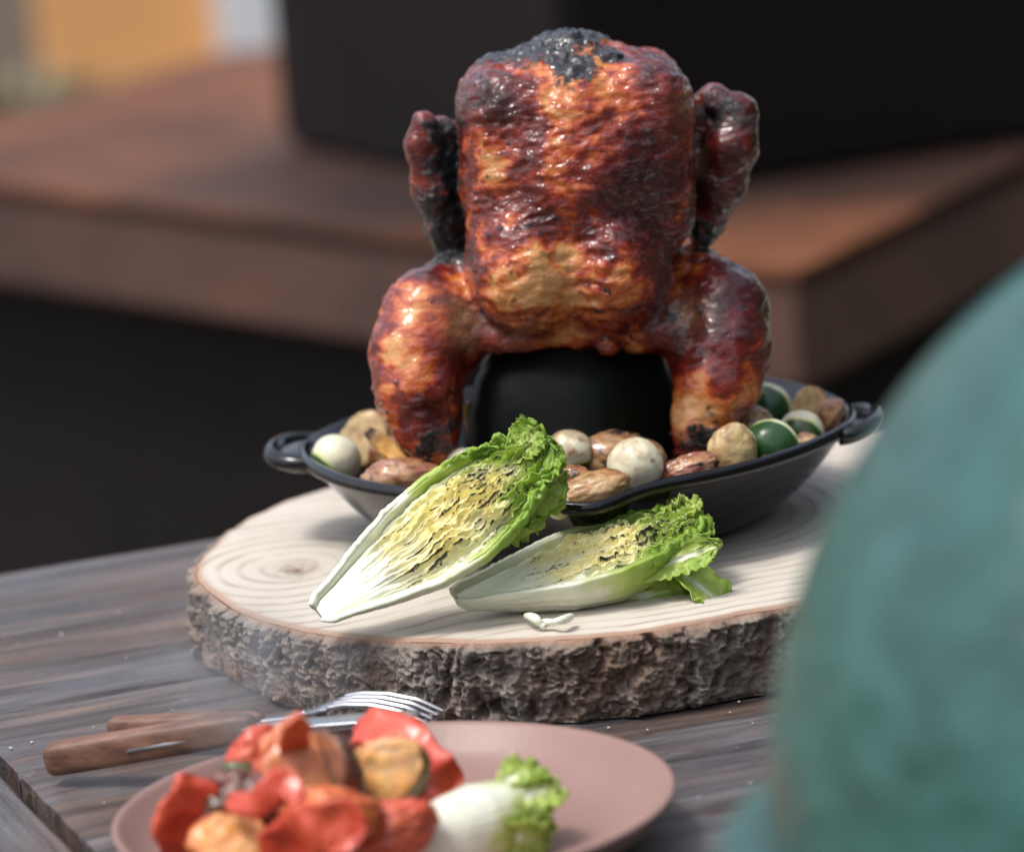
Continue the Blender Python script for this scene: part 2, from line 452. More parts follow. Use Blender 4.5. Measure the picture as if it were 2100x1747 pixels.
# added foliage, unseen behind and beside the camera, dark for gloss to reflect
hm = leafm('added_hedge_leaf', (0.012, 0.025, 0.008), (0.035, 0.06, 0.016))
hb = M('added_hedge_core', Roughness=1.0); hb.put('Base Color', (0.012, 0.018, 0.008))
def added_hedge_run(x0, x1, y0, y1, h):
    n = int(900 * max(x1 - x0, y1 - y0))
    P = np.stack([rng.uniform(x0, x1, n), rng.uniform(y0, y1, n), rng.uniform(GZ, GZ + h, n)], -1)
    face = rng.integers(0, 3, n); ymax = rng.random(n) * 0.1
    P[face == 0, 1] = y1 - ymax[face == 0]; P[face == 1, 2] = GZ + h - ymax[face == 1]; P[face == 2, 0] = np.where(rng.random((face == 2).sum()) < 0.5, x0, x1)
    d = rng.normal(size=(n, 3)); d /= np.linalg.norm(d, axis=1, keepdims=True); s_ = np.cross(d, rng.normal(size=(n, 3))); s_ /= np.linalg.norm(s_, axis=1, keepdims=True)
    V = np.stack([P - d * 0.05, P + s_ * 0.025, P + d * 0.05, P - s_ * 0.025], 1).reshape(-1, 3)
    Fq_ = np.arange(len(V)).reshape(-1, 4)
    cx = np.array([(a, b, c) for a in (x0 + .06, x1 - .06) for b in (y0 + .06, y1 - .06) for c in (GZ, GZ + h - .06)])
    cf = np.array([(0, 1, 3, 2), (4, 6, 7, 5), (0, 4, 5, 1), (2, 3, 7, 6), (1, 5, 7, 3), (0, 2, 6, 4)])
    me = raw_mesh('added_hedge', np.vstack([V, cx]), np.vstack([Fq_, cf + len(V)]), smooth=False)
    return tag(link_mesh('added_hedge', me, hm.m if hasattr(hm, 'm') else hm, None), kind='stuff')
added_hedge_run(-6.0, 7.0, -6.6, -5.6, 2.7)
added_hedge_run(4.2, 5.2, -5.5, 6.0, 4.2)

# ------------------------------------------------------------------ wood slice
SZ = 0.042
out_pts = [(-0.199, -0.030), (-0.192, 0.034), (-0.175, 0.086), (-0.144, 0.130), (-0.09, 0.178), (0.0, 0.205), (0.09, 0.200), (0.165, 0.165),
           (0.222, 0.10), (0.243, 0.02), (0.235, -0.06), (0.195, -0.128), (0.142, -0.168), (0.087, -0.192), (0.016, -0.217), (-0.053, -0.212), (-0.1, -0.193), (-0.137, -0.166), (-0.175, -0.112)]
NA = 1500
top_o = spline(out_pts, NA, True)[::-1]             # clockwise -> make counter-clockwise below
if np.cross(top_o[0], top_o[10]) < 0: top_o = top_o[::-1]
sl = empty('wood_slice', (0, 0, 0), 'round slice of tree trunk with rough grey bark, used as a serving board', 'serving board')
def endgrain_mat():
    m = M('end_grain', Specular_IOR_Level=0.3)
    r = m.attr('ring'); edge = m.attr('rim')
    n1 = m.noise(9, 3, 0.5); n2 = m.noise(120, 4, 0.6); n3 = m.noise(28, 3)
    rr = m.math('ADD', r, m.math('MULTIPLY', n1, 0.010))
    ph = m.math('FRACT', m.math('MULTIPLY', rr, 88.0))
    line = m.ramp(ph, [(0.0, 1.0), (0.10, 0.55), (0.30, 0.0), (0.82, 0.05), (1.0, 1.0)])
    ph2 = m.math('FRACT', m.math('MULTIPLY', rr, 260.0))
    fine = m.ramp(ph2, [(0.0, 0.6), (0.3, 0.0), (0.8, 0.0), (1.0, 0.6)])
    amt = m.math('MULTIPLY', line, m.ramp(n3, [(0.34, 0.10), (0.62, 0.78)]))
    c = m.mix(n1, (0.54, 0.485, 0.405), (0.64, 0.60, 0.535))
    c = m.mix(m.math('MULTIPLY', fine, 0.30), c, (0.46, 0.36, 0.25))
    c = m.mix(amt, c, (0.27, 0.205, 0.150))
    c = m.mix(m.math('MULTIPLY', m.ramp(n2, [(0.5, 0.0), (0.8, 1.0)]), 0.25), c, (0.50, 0.40, 0.29))
    c = m.mix(m.ramp(edge, [(0.0, 0.0), (0.35, 0.15), (0.75, 0.85), (1.0, 1.0)]), c, (0.36, 0.225, 0.155))
    kn = m.attr('knot')
    c = m.mix(m.math('MULTIPLY', kn, m.ramp(n2, [(0.35, 0.0), (0.6, 1.0)])), c, (0.16, 0.09, 0.06))
    m.put('Base Color', c); m.put('Roughness', m.ramp(n2, [(0.2, 0.55), (0.8, 0.8)]))
    m.bump(m.math('ADD', m.math('MULTIPLY', n2, 0.5), m.math('MULTIPLY', line, -0.6)), 0.0006, 0.6)
    return m.m
NR = 90
cc = np.array([0.03, 0.0]); s = np.linspace(0, 1, NR) ** 0.8
edgewob = 1 + 0.006 * fbm(np.stack([top_o[:, 0] * 40, top_o[:, 1] * 40, np.zeros(NA)], -1), 4)
to = cc + (top_o - cc) * edgewob[:, None]
XY = cc + (to - cc)[None] * s[:, None, None]
Z = SZ + 0.0006 * fbm(np.stack([XY[..., 0] * 30, XY[..., 1] * 30, XY[..., 0] * 0], -1), 3) - 0.0015 * (s[:, None] > 0.999)
k1 = on_level(590, 1163, SZ)[:2]
d1 = np.linalg.norm(XY - cc, axis=-1) / np.linalg.norm(to - cc, axis=-1)[None] * 0.215
d2 = np.linalg.norm((XY - k1) * np.array([1.0, 0.8]), axis=-1) + 0.062
dk = np.linalg.norm((XY - (k1 + np.array([0.003, -0.006]))) * np.array([1.0, 0.6]), axis=-1)
ring = smin(d1 + 0.03, d2, 0.03)
rim = np.clip((s[:, None] - 0.972) / 0.028, 0, 1) * np.ones(NA)
grid('end_grain', np.concatenate([XY, Z[..., None]], -1), endgrain_mat(), sl, cv=True, flip=True,
     attrs={'ring': ring, 'rim': rim, 'knot': np.exp(-(dk / 0.010) ** 2)})
def bark_mat():
    m = M('bark', Roughness=0.9, Specular_IOR_Level=0.25)
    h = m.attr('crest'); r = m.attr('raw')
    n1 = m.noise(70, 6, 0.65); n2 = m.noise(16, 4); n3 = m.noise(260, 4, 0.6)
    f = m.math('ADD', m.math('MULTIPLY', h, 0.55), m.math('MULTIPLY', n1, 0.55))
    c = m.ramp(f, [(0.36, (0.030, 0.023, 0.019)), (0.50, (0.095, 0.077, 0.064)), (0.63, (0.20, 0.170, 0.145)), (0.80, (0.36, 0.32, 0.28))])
    c = m.mix(m.ramp(n2, [(0.47, 0.0), (0.64, 0.65)]), c, (0.19, 0.115, 0.075))
    c = m.mix(m.ramp(n3, [(0.55, 0.0), (0.75, 0.45)]), c, (0.05, 0.045, 0.04))
    c = m.mix(r, c, (0.36, 0.21, 0.14))
    m.put('Base Color', c); m.bump(m.math('ADD', n1, m.math('MULTIPLY', n3, 0.6)), 0.0022, 0.9); return m.m
NB = 64
tt = np.linspace(0, 1, NB)[:, None]                 # 0 top .. 1 bottom
al = np.arctan2(to[:, 1], to[:, 0])
nrm = np.gradient(to, axis=0); nrm = np.stack([nrm[:, 1], -nrm[:, 0]], -1); nrm /= np.linalg.norm(nrm, axis=1, keepdims=True)
under = 0.010 * np.exp(-((al + 2.55) / 0.28) ** 2) + 0.004 * np.sin(al * 3)
arc = np.concatenate([[0], np.cumsum(np.linalg.norm(np.diff(to, axis=0), axis=1))])
ca, sa = np.cos(arc / arc[-1] * 2 * np.pi), np.sin(arc / arc[-1] * 2 * np.pi)
Rc = arc[-1] / 2 / np.pi
Zt = tt * SZ
Q = np.stack([np.broadcast_to(ca * Rc, (NB, NA)), np.broadcast_to(sa * Rc, (NB, NA)), np.broadcast_to(Zt, (NB, NA))], -1)
warp = np.stack([fbm(Q * 60, 3, 1), fbm(Q * 60, 3, 2), fbm(Q * 60, 3, 3)], -1) * 0.006
Q2 = Q + warp
ver = fbm(Q2 * np.array([75, 75, 26]), 2, 4)         # broad vertical ridges
fl = 1 - np.abs(perlin(Q2 * np.array([120, 120, 75]), 5)) * 2.2
fl2 = 1 - np.abs(perlin(Q2 * np.array([270, 270, 190]), 6)) * 2.2
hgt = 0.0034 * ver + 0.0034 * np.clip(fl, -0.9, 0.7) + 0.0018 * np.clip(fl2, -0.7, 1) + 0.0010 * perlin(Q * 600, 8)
smooth_patch = sm(0.25, 0.5, fbm(Q * np.array([28, 28, 10]), 2, 9))
hgt = hgt * (1 - 0.6 * smooth_patch)
lipm = sm(0.0, 0.07, tt) * (1 - 0.5 * sm(0.93, 1.0, tt))
off = (hgt + 0.0012) * lipm + 0.0004 - under[None] * tt ** 1.5
Pb = np.concatenate([to[None] + nrm[None] * off[..., None] * (1 if np.sum(nrm[0] * to[0]) > 0 else -1), (SZ - 0.0015 - Zt * 0.962 + 0 * off)[..., None]], -1)
raw = np.clip(1 - tt / 0.05, 0, 1) * 0.9 * np.ones(NA) + np.exp(-((al + 2.6) / 0.16) ** 2)[None] * sm(0.55, 0.9, tt) * 0.8
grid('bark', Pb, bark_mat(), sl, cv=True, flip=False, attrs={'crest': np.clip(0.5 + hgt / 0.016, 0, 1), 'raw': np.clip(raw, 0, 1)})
bot = np.concatenate([Pb[-1:], np.tile(Pb[-1].mean(0), (1, NA, 1))], 0)
bot[1, :, 2] = 0.0003; bot[0, :, 2] = Pb[-1, :, 2]
grid('underside', bot, bpy.data.materials['bark'], sl, cv=True)

# ------------------------------------------------------------------ enamel pan
PC = np.array([0.0, 0.010]); RZ = 0.087
def enamel():
    m = M('black_enamel', Roughness=0.16, Specular_IOR_Level=0.5)
    a = m.noise(40, 4); gr = m.noise(28, 5, 0.65); m.put('Base Color', m.mix(m.ramp(gr, [(0.60, 0.0), (0.68, 0.8)]), m.mix(a, (0.004, 0.004, 0.005), (0.007, 0.007, 0.009)), (0.022, 0.011, 0.007)))
    m.put('Roughness', m.ramp(m.noise(22, 5, 0.6), [(0.3, 0.07), (0.75, 0.20)])); return m.m
EN = enamel()
pan = empty('roasting_pan', (PC[0], PC[1], SZ), 'round black enamel pan with two lug handles on the wood slice', 'pan')
th = np.linspace(0, 2 * np.pi, 240, endpoint=False)
def angd(a, b): return (a - b + np.pi) % (2 * np.pi) - np.pi
HA, HB = math.radians(172), math.radians(-8)         # handle directions
rimR = 0.134 + 0.0 * th
rimR = rimR + 0.016 * np.exp(-(angd(th, -1.57) / 0.16) ** 2) + 0.014 * np.exp(-(angd(th, 1.57) / 0.16) ** 2)
rimR = rimR + 0.006 * np.exp(-(angd(th, HA) / 0.35) ** 2) + 0.006 * np.exp(-(angd(th, HB) / 0.35) ** 2)
rimZ = RZ - SZ - 0.004 * np.exp(-(angd(th, -1.57) / 0.18) ** 2) - 0.004 * np.exp(-(angd(th, 1.57) / 0.18) ** 2)
baseR = 0.088
def prof_r(t): return baseR + (rimR - baseR) * t ** 0.72
rings = []
rings.append((0.0 * th, 0.0006 + 0 * th)); rings.append((baseR * 0.93 + 0 * th, 0.0006 + 0 * th))
for t in np.linspace(0, 1, 16):                      # outside wall
    zz = 0.002 + (rimZ - 0.002) * (t ** 1.25)
    rings.append((prof_r(t), zz))
for a in np.linspace(-0.3, 3.6, 9):                  # rolled rim
    rings.append((rimR + 0.0018 + 0.0034 * np.sin(a * 0.93 + 0.3) * 0.9, rimZ + 0.0016 - 0.0034 * np.cos(a)))
for t in np.linspace(0.95, 0, 14):                   # inside wall
    zz = 0.005 + (rimZ - 0.005) * (t ** 1.25)
    rings.append((prof_r(t) - 0.0042, zz))
rings.append((baseR * 0.8 + 0 * th, 0.0045 + 0 * th)); rings.append((0.0 * th, 0.0045 + 0 * th))
Pp = np.stack([np.stack([r * np.cos(th), r * np.sin(th), z], -1) for r, z in rings])
grid('pan_body', Pp, EN, pan, cv=True, flip=True)
def handle(ang):
    ca, sa = math.cos(ang), math.sin(ang)
    r0 = float(np.interp(ang % (2 * np.pi), th, rimR))
    W, Lh = 0.028, (0.023 if ca < 0 else 0.018)
    a = np.linspace(-np.pi / 2, np.pi / 2, 33)
    sq = lambda v, p: np.sign(v) * np.abs(v) ** p
    xo = r0 - 0.004 + Lh * sq(np.cos(a), 0.7); yo = W * sq(np.sin(a), 0.9)
    zo = RZ - SZ - 0.001 + 0 * a + 0.003 * np.cos(a)
    loop = np.stack([xo * ca - yo * sa, xo * sa + yo * ca, zo], -1)
    hobj = tube('handle', loop, 0.0044, EN, pan, 14)
    q = np.linspace(0, 1, 12)[:, None]
    base = np.stack([np.full_like(xo, r0 - 0.004), yo, zo], -1); rimp = np.stack([xo, yo, zo], -1)
    S = base[None] * (1 - q[..., None]) + rimp[None] * q[..., None]
    S[..., 2] += 0.0012 * np.sin(np.pi * (0.15 + 0.85 * q)) * np.cos(a)[None] ** 0.5
    for nm, dz, fl in (('handle_dish', 0.0, False), ('handle_underside', -0.003, True)):
        S2 = S.copy(); S2[..., 2] += dz
        G = np.stack([S2[..., 0] * ca - S2[..., 1] * sa, S2[..., 0] * sa + S2[..., 1] * ca, S2[..., 2]], -1)
        grid(nm, G, EN, hobj, flip=fl)
handle(HA); handle(HB)

# ------------------------------------------------------------------ roast chicken (one implicit surface, cut into its parts)
S4 = 1 / 4000.0                                      # metres per picture unit at the bird
def P0(px, py, y=0.0): return on_depth(px, py, y)
H = 0.0013
g0 = np.array([-0.116, -0.088, 0.058]); g1 = np.array([0.116, 0.080, 0.308])
nn = np.ceil((g1 - g0) / H).astype(int) + 1
AX = [np.arange(nn[d], dtype=np.float32) * np.float32(H) + np.float32(g0[d]) for d in range(3)]
GX, GY, GZ_ = AX[0][:, None, None], AX[1][None, :, None], AX[2][None, None, :]
def ell(c, r):
    x, y, z = GX - np.float32(c[0]), GY - np.float32(c[1]), GZ_ - np.float32(c[2])
    r = np.array(r, np.float32)
    k0 = np.sqrt((x / r[0]) ** 2 + (y / r[1]) ** 2 + (z / r[2]) ** 2)
    k1 = np.sqrt((x / r[0] ** 2) ** 2 + (y / r[1] ** 2) ** 2 + (z / r[2] ** 2) ** 2) + np.float32(1e-6)
    return k0 * (k0 - 1) / k1
def cone(a, b, ra, rb):
    a = np.array(a, np.float32); b = np.array(b, np.float32); d = b - a; L2 = float(d @ d)
    t = np.clip(((GX - a[0]) * d[0] + (GY - a[1]) * d[1] + (GZ_ - a[2]) * d[2]) / L2, 0, 1)
    return np.sqrt((GX - a[0] - t * d[0]) ** 2 + (GY - a[1] - t * d[1]) ** 2 + (GZ_ - a[2] - t * d[2]) ** 2) - (np.float32(ra) + t * np.float32(rb - ra))
def chain(pts, k=0.006):
    f = None
    for (p, r), (q, s_) in zip(pts[:-1], pts[1:]):
        c = cone(p, q, r * S4, s_ * S4); f = c if f is None else smin(f, c, np.float32(k))
    return f
def rbox(c, hw, r):
    qx, qy, qz = (np.abs(g - np.float32(v)) - np.float32(h_) for g, v, h_ in zip((GX, GY, GZ_), c, hw))
    return np.sqrt(np.maximum(qx, 0) ** 2 + np.maximum(qy, 0) ** 2 + np.maximum(qz, 0) ** 2) + np.minimum(np.maximum(qx, np.maximum(qy, qz)), 0) - np.float32(r)
# torso: boxy upper back/breast, two breast lobes, a charred neck end, shoulders
tor = rbox(P0(1182, 318), np.array([150, 100, 118]) * S4, 72 * S4)
tor = smin(tor, ell(P0(1180, 352), np.array([222, 228, 236]) * S4), np.float32(0.012))
tor = smin(tor, ell(P0(1160, 152, 0.004), np.array([135, 115, 60]) * S4), np.float32(0.012))
tor = smin(tor, ell(P0(1168, 108, 0.002), np.array([48, 60, 34]) * S4), np.float32(0.010))
tor = smin(tor, ell(P0(1352, 222, -0.012), np.array([60, 105, 62]) * S4), np.float32(0.012))
tor = smin(tor, ell(P0(1012, 208, -0.010), np.array([56, 105, 66]) * S4), np.float32(0.012))
tor = smin(tor, ell(P0(1250, 122, -0.018), np.array([20, 20, 16]) * S4), np.float32(0.004))
lobL = ell(P0(1080, 535, -0.020), np.array([118, 180, 150]) * S4)
lobR = ell(P0(1256, 532, -0.020), np.array([112, 178, 148]) * S4)
lob = smin(lobL, lobR, np.float32(0.018))
tor = smin(tor, lob, np.float32(0.008))
# belly skin bridging the thighs
pel = smin(chain([(P0(960, 660, -0.012), 48), (P0(1080, 668, -0.020), 40), (P0(1190, 668, -0.024), 40), (P0(1300, 668, -0.020), 40), (P0(1400, 655, -0.012), 52)]),
           chain([(P0(950, 640, 0.02), 70), (P0(1180, 640, 0.03), 100), (P0(1400, 640, 0.02), 75)]), np.float32(0.010))
pel = smin(pel, ell(P0(1245, 708, -0.032), np.array([20, 20, 20]) * S4), np.float32(0.006))
pel = smin(pel, ell(P0(1065, 700, -0.030), np.array([44, 24, 20]) * S4), np.float32(0.008))
legL = chain([(P0(940, 590, 0.002), 74), (P0(880, 650, -0.012), 92), (P0(858, 725, -0.024), 92), (P0(860, 800, -0.032), 86), (P0(874, 868, -0.036), 62), (P0(895, 930, -0.036), 38)])
legL = smin(legL, chain([(P0(955, 655, -0.008), 62), (P0(935, 740, -0.018), 40)]), np.float32(0.010))
legL = smin(legL, chain([(P0(945, 690, -0.022), 34), (P0(1020, 690, -0.026), 26)]), np.float32(0.010))
legR = chain([(P0(1425, 580, 0.002), 72), (P0(1478, 640, -0.010), 92), (P0(1486, 712, -0.022), 88), (P0(1470, 790, -0.030), 82), (P0(1444, 862, -0.034), 62), (P0(1424, 925, -0.034), 42)])
legR = smin(legR, chain([(P0(1395, 650, -0.008), 62), (P0(1415, 730, -0.018), 42)]), np.float32(0.010))
legR = smin(legR, chain([(P0(1405, 690, -0.022), 34), (P0(1325, 690, -0.026), 26)]), np.float32(0.010))
wingL = chain([(P0(868, 252, -0.004), 24), (P0(868, 300, -0.002), 31), (P0(885, 390, 0.002), 36), (P0(905, 470, 0.006), 26), (P0(912, 520, 0.006), 15)])
wingL = smin(wingL, chain([(P0(905, 268, 0.006), 30), (P0(918, 340, 0.010), 34), (P0(926, 440, 0.010), 30), (P0(930, 520, 0.010), 22)]), np.float32(0.005))
wingL = smin(wingL, chain([(P0(945, 262, 0.014), 16), (P0(915, 285, 0.012), 24)]), np.float32(0.006))
wingR = chain([(P0(1472, 205, 0.002), 26), (P0(1518, 232, 0.0), 32), (P0(1500, 300, -0.002), 50), (P0(1478, 380, 0.002), 46), (P0(1452, 450, 0.006), 34), (P0(1440, 480, 0.006), 26)])
wingR = smin(wingR, chain([(P0(1460, 200, 0.012), 28), (P0(1430, 250, 0.016), 40), (P0(1412, 330, 0.014), 38), (P0(1405, 390, 0.012), 22)]), np.float32(0.006))
body = smin(tor, pel, np.float32(0.0025))
parts_f = [tor, pel, legL, legR, wingL, wingR]
F_ = smin(body, legL, np.float32(0.009)); F_ = smin(F_, legR, np.float32(0.009))
F_ = smin(F_, wingL, np.float32(0.0035)); F_ = smin(F_, wingR, np.float32(0.0035))
# the keel crease between the breasts
F_ = np.maximum(F_, -(cone(P0(1135, 430, -0.064), P0(1176, 700, -0.062), 0.003, 0.006)) - np.float32(0.0)) if False else F_
V, Fq = surface_nets(F_, g0, H)
ii = np.clip(np.round((V - g0) / H).astype(int), 0, nn - 1)
lab = np.argmin(np.stack([np.broadcast_to(f, nn)[ii[:, 0], ii[:, 1], ii[:, 2]] + b for f, b in zip(parts_f, (0, 0.0, -0.001, -0.001, -0.002, -0.002))]), 0)
N = vnormals(V, Fq)
if np.sum(N * (V - V.mean(0))) < 0: Fq = Fq[:, ::-1]; N = -N
def spot(px, py, y, r, e=1.0):
    c = P0(px, py, y); return np.exp(-(np.sum((V - c) ** 2, 1) / (r * S4) ** 2) ** e)
front = V[:, 1] < 0.03
# skin relief: tight wrinkles running across the breast, blisters, drips
wz = fbm(V * np.array([38, 38, 38]), 2, 3)
wr = 1 - 2 * np.abs(perlin((V + 0.004 * wz[:, None]) * np.array([55, 60, 190]), 21))
wr2 = 1 - 2 * np.abs(perlin((V + 0.006 * wz[:, None]) * np.array([130, 130, 300]), 22))
bl = perlin(V * 150, 23); lump = fbm(V * 42, 3, 24)
wm = np.clip(spot(1170, 420, -0.05, 330), 0, 1)
wr3 = 1 - 2 * np.abs(perlin((V + 0.005 * wz[:, None]) * np.array([75, 75, 105]), 25))
disp = 0.0012 * lump + (0.0009 * wr + 0.0008 * wr2) * (0.30 + 0.70 * wm) + 0.0010 * wr3 * (1 - 0.5 * wm) + 0.0006 * bl
rib = np.sin((V[:, 2] * 1.0 + 0.1 * V[:, 0] + 0.003 * wz) * 900) * spot(1205, 610, -0.06, 70) * 0.0008
disp += rib
char = np.zeros(len(V))
for px, py, y, r, a in ((1110, 105, 0.0, 112, 1.45), (1185, 92, 0.0, 66, 1.4), (1035, 130, 0.0, 64, 1.05), (1178, 135, -0.03, 46, 0.95), (1250, 115, -0.02, 28, 1.3), (985, 195, -0.03, 50, 0.8), (985, 260, -0.03, 46, 0.55),
                        (1175, 150, -0.035, 50, 0.75), (925, 300, 0.0, 66, 1.5), (930, 400, 0.0, 70, 1.6), (925, 500, 0.005, 66, 1.5), (905, 530, 0.0, 40, 1.0), (890, 265, -0.01, 26, 0.8),
                        (1480, 240, -0.01, 40, 0.75), (1440, 230, 0.0, 45, 0.9), (1530, 280, 0.0, 40, 0.7), (1430, 490, 0.0, 52, 1.3), (1480, 470, 0.0, 30, 0.8), (1380, 560, -0.02, 26, 0.9),
                        (900, 905, -0.05, 50, 1.0), (870, 930, -0.05, 36, 0.8), (1430, 905, -0.05, 48, 1.0), (1480, 890, -0.04, 40, 0.9), (1395, 930, -0.05, 30, 0.7), (1180, 490, -0.07, 22, 1.0), (1200, 505, -0.07, 18, 0.7), (1510, 860, -0.03, 35, 0.7)):
    char += a * spot(px, py, y, r)
cn = fbm(V * 75, 4, 31)
top_ = np.clip(spot(1120, 110, 0.0, 120) + spot(1190, 95, 0.0, 70), 0, 1)
char = np.clip(char * 0.62 + 0.22 * cn, 0, 1.4)
flecks = sm(0.50, 0.62, fbm(V * 160, 3, 32)) * sm(0.0, 0.4, fbm(V * 22, 2, 33) + 0.15)
char = np.maximum(char, 0.75 * flecks)
disp += sm(0.35, 0.7, char) * (0.0016 * fbm(V * 200, 3, 34) + 0.0005) + top_ * 0.0014 * (1 - 2 * np.abs(perlin(V * np.array([150, 150, 230]), 35)))
tight_ = np.clip(spot(870, 640, -0.03, 130) + spot(1490, 650, -0.03, 130) + 0.5 * spot(865, 800, -0.04, 90) + 0.5 * spot(1465, 790, -0.04, 90), 0, 1)
V2 = V + N * (disp * (1 - 0.6 * tight_) * np.where(lab >= 4, 0.55, 1.0))[:, None]
# glaze: thick dark sauce in streaks, thin on the belly lobes
gl = 0.5 + 0.55 * fbm((V + 0.01 * wz[:, None]) * np.array([34, 34, 20]), 4, 41)
for px, py, y, r, a in ((1330, 330, -0.05, 120, 0.55), (1330, 420, -0.05, 90, 0.3), (1000, 230, -0.05, 70, 0.35), (1490, 330, 0, 110, 0.55), (880, 420, 0, 80, 0.3), (1010, 520, -0.05, 50, 0.2), (1350, 600, -0.04, 60, 0.4), (820, 690, -0.02, 70, 0.25), (1560, 680, -0.02, 60, 0.35), (920, 820, -0.03, 50, 0.35), (1440, 760, -0.03, 40, 0.25),
                        (1070, 560, -0.07, 110, -0.30), (1220, 590, -0.07, 105, -0.28), (1170, 640, -0.07, 80, -0.3), (1100, 330, -0.06, 90, -0.2), (1390, 280, -0.02, 40, -0.6), (860, 800, -0.06, 80, -0.15), (1420, 840, -0.06, 60, -0.35), (1480, 600, -0.05, 60, -0.25), (870, 600, -0.03, 60, -0.2), (1180, 220, -0.05, 110, -0.18)):
    gl += a * spot(px, py, y, r)
pale = np.zeros(len(V))
for px, py, y, r, a in ((1395, 300, -0.02, 34, 0.7), (1390, 220, -0.03, 34, 0.5), (1420, 330, 0.0, 30, 0.8), (930, 660, -0.03, 42, 0.9), (1060, 700, -0.05, 50, 0.5), (1245, 712, -0.055, 26, 0.5), (1110, 640, -0.08, 60, 0.35), (1190, 560, -0.08, 26, 0.6), (1205, 620, -0.08, 26, 0.4), (1390, 870, -0.05, 36, 0.8), (1400, 640, -0.03, 40, 0.4), (1090, 570, -0.08, 28, 0.4)):
    pale += a * spot(px, py, y, r)
pale = np.clip(pale * (0.85 + 0.6 * fbm(V * 60, 3, 51)), 0, 1)
sheen = tight_          # tight smooth skin on the thighs
def skin_mat():
    m = M('glazed_skin', Coat_Weight=0.9, Coat_Roughness=0.04, Coat_IOR=1.5, Specular_IOR_Level=0.2, Subsurface_Weight=0.05, Subsurface_Scale=0.004)
    m.put('Subsurface Radius', (1.0, 0.35, 0.12))
    g = m.attr('glaze'); c_ = m.attr('char'); p_ = m.attr('pale')
    n1 = m.noise(110, 4, 0.55); n2 = m.noise(420, 4, 0.6); n3 = m.noise(55, 4, 0.6, m.co((1, 1, 1.8)), 0.8)
    n4 = m.noise(150, 5, 0.6, m.co((0.6, 0.6, 1.5)), 1.6)
    dev = lambda n, k: m.math('MULTIPLY', m.math('SUBTRACT', n, 0.5), k)
    f = m.math('ADD', m.math('ADD', m.math('MULTIPLY', g, 0.72), 0.255), m.math('ADD', m.math('ADD', dev(n1, 0.28), dev(n3, 0.75)), m.math('ADD', dev(n2, 0.10), dev(n4, 0.42))))
    c = m.ramp(f, [(0.26, (0.68, 0.33, 0.12)), (0.39, (0.60, 0.17, 0.037)), (0.50, (0.41, 0.058, 0.013)), (0.60, (0.20, 0.020, 0.010)), (0.74, (0.115, 0.010, 0.007)), (0.95, (0.05, 0.006, 0.006))])
    c = m.mix(m.math('MULTIPLY', p_, 0.75), c, (0.66, 0.40, 0.20))
    sp = m.ramp(m.noise(300, 3, 0.5), [(0.66, 0.0), (0.72, 1.0)])
    c = m.mix(m.math('MULTIPLY', sp, 0.55), c, (0.05, 0.012, 0.008))
    c_ = m.ramp(m.math('ADD', c_, m.math('ADD', dev(n1, 1.7), m.math('ADD', dev(n3, 0.7), dev(n2, 0.9)))), [(0.42, 0.0), (0.66, 1.0)])
    c = m.mix(c_, c, m.mix(m.ramp(n2, [(0.45, 0.0), (0.6, 1.0)]), (0.012, 0.011, 0.012), (0.030, 0.030, 0.034)))
    m.put('Base Color', c)
    m.put('Roughness', m.math('ADD', m.math('MULTIPLY', c_, 0.10), m.ramp(n3, [(0.3, 0.22), (0.7, 0.40)])))
    wv = m.math('ABSOLUTE', dev(n4, 2.2))
    tight = m.attr('tight')
    h_ = m.math('ADD', m.math('MULTIPLY', n1, 0.8), m.math('ADD', m.math('MULTIPLY', n2, 0.30), m.math('ADD', m.math('MULTIPLY', n3, 0.8), m.math('MULTIPLY', wv, 0.9))))
    b = m.bump(h_, 0.0012, 0.6)
    n5 = m.noise(58, 2, 0.5, m.co((0.8, 0.8, 1.5)), 1.2); n6 = m.noise(170, 2, 0.5, m.co((0.8, 0.8, 1.4)), 0.6)
    film = m.n('Bump', ins={'Height': m.math('ADD', n5, m.math('ADD', m.math('MULTIPLY', n6, 0.45), m.math('MULTIPLY', c_, 0.25))), 'Distance': 0.0040, 'Strength': m.math('SUBTRACT', 1.0, m.math('MULTIPLY', tight, 0.70))})
    m.t.links.new(film, m.b.inputs['Coat Normal'])
    return m.m
SK = skin_mat()
N2 = vnormals(V2, Fq)
base = np.array([0.0, 0.0, 0.060])
ck = empty('roast_chicken', base, 'whole glazed roast chicken sitting upright in the black pan', 'roast chicken')
facelab = np.array(lab)[Fq[:, 0]]
facelab[facelab == 1] = 0
for li, nm in ((0, 'torso'), (2, 'leg'), (3, 'leg'), (4, 'wing'), (5, 'wing')):
    fs = Fq[facelab == li]
    used, inv = np.unique(fs, return_inverse=True)
    me = raw_mesh(nm, V2[used] - base, inv.reshape(-1, 4), {'glaze': gl[used], 'char': char[used], 'pale': pale[used], 'tight': sheen[used]}, True, N2[used])
    link_mesh(nm, me, SK, ck)
del GX, GY, GZ_, F_, parts_f, tor, pel, legL, legR, wingL, wingR, body

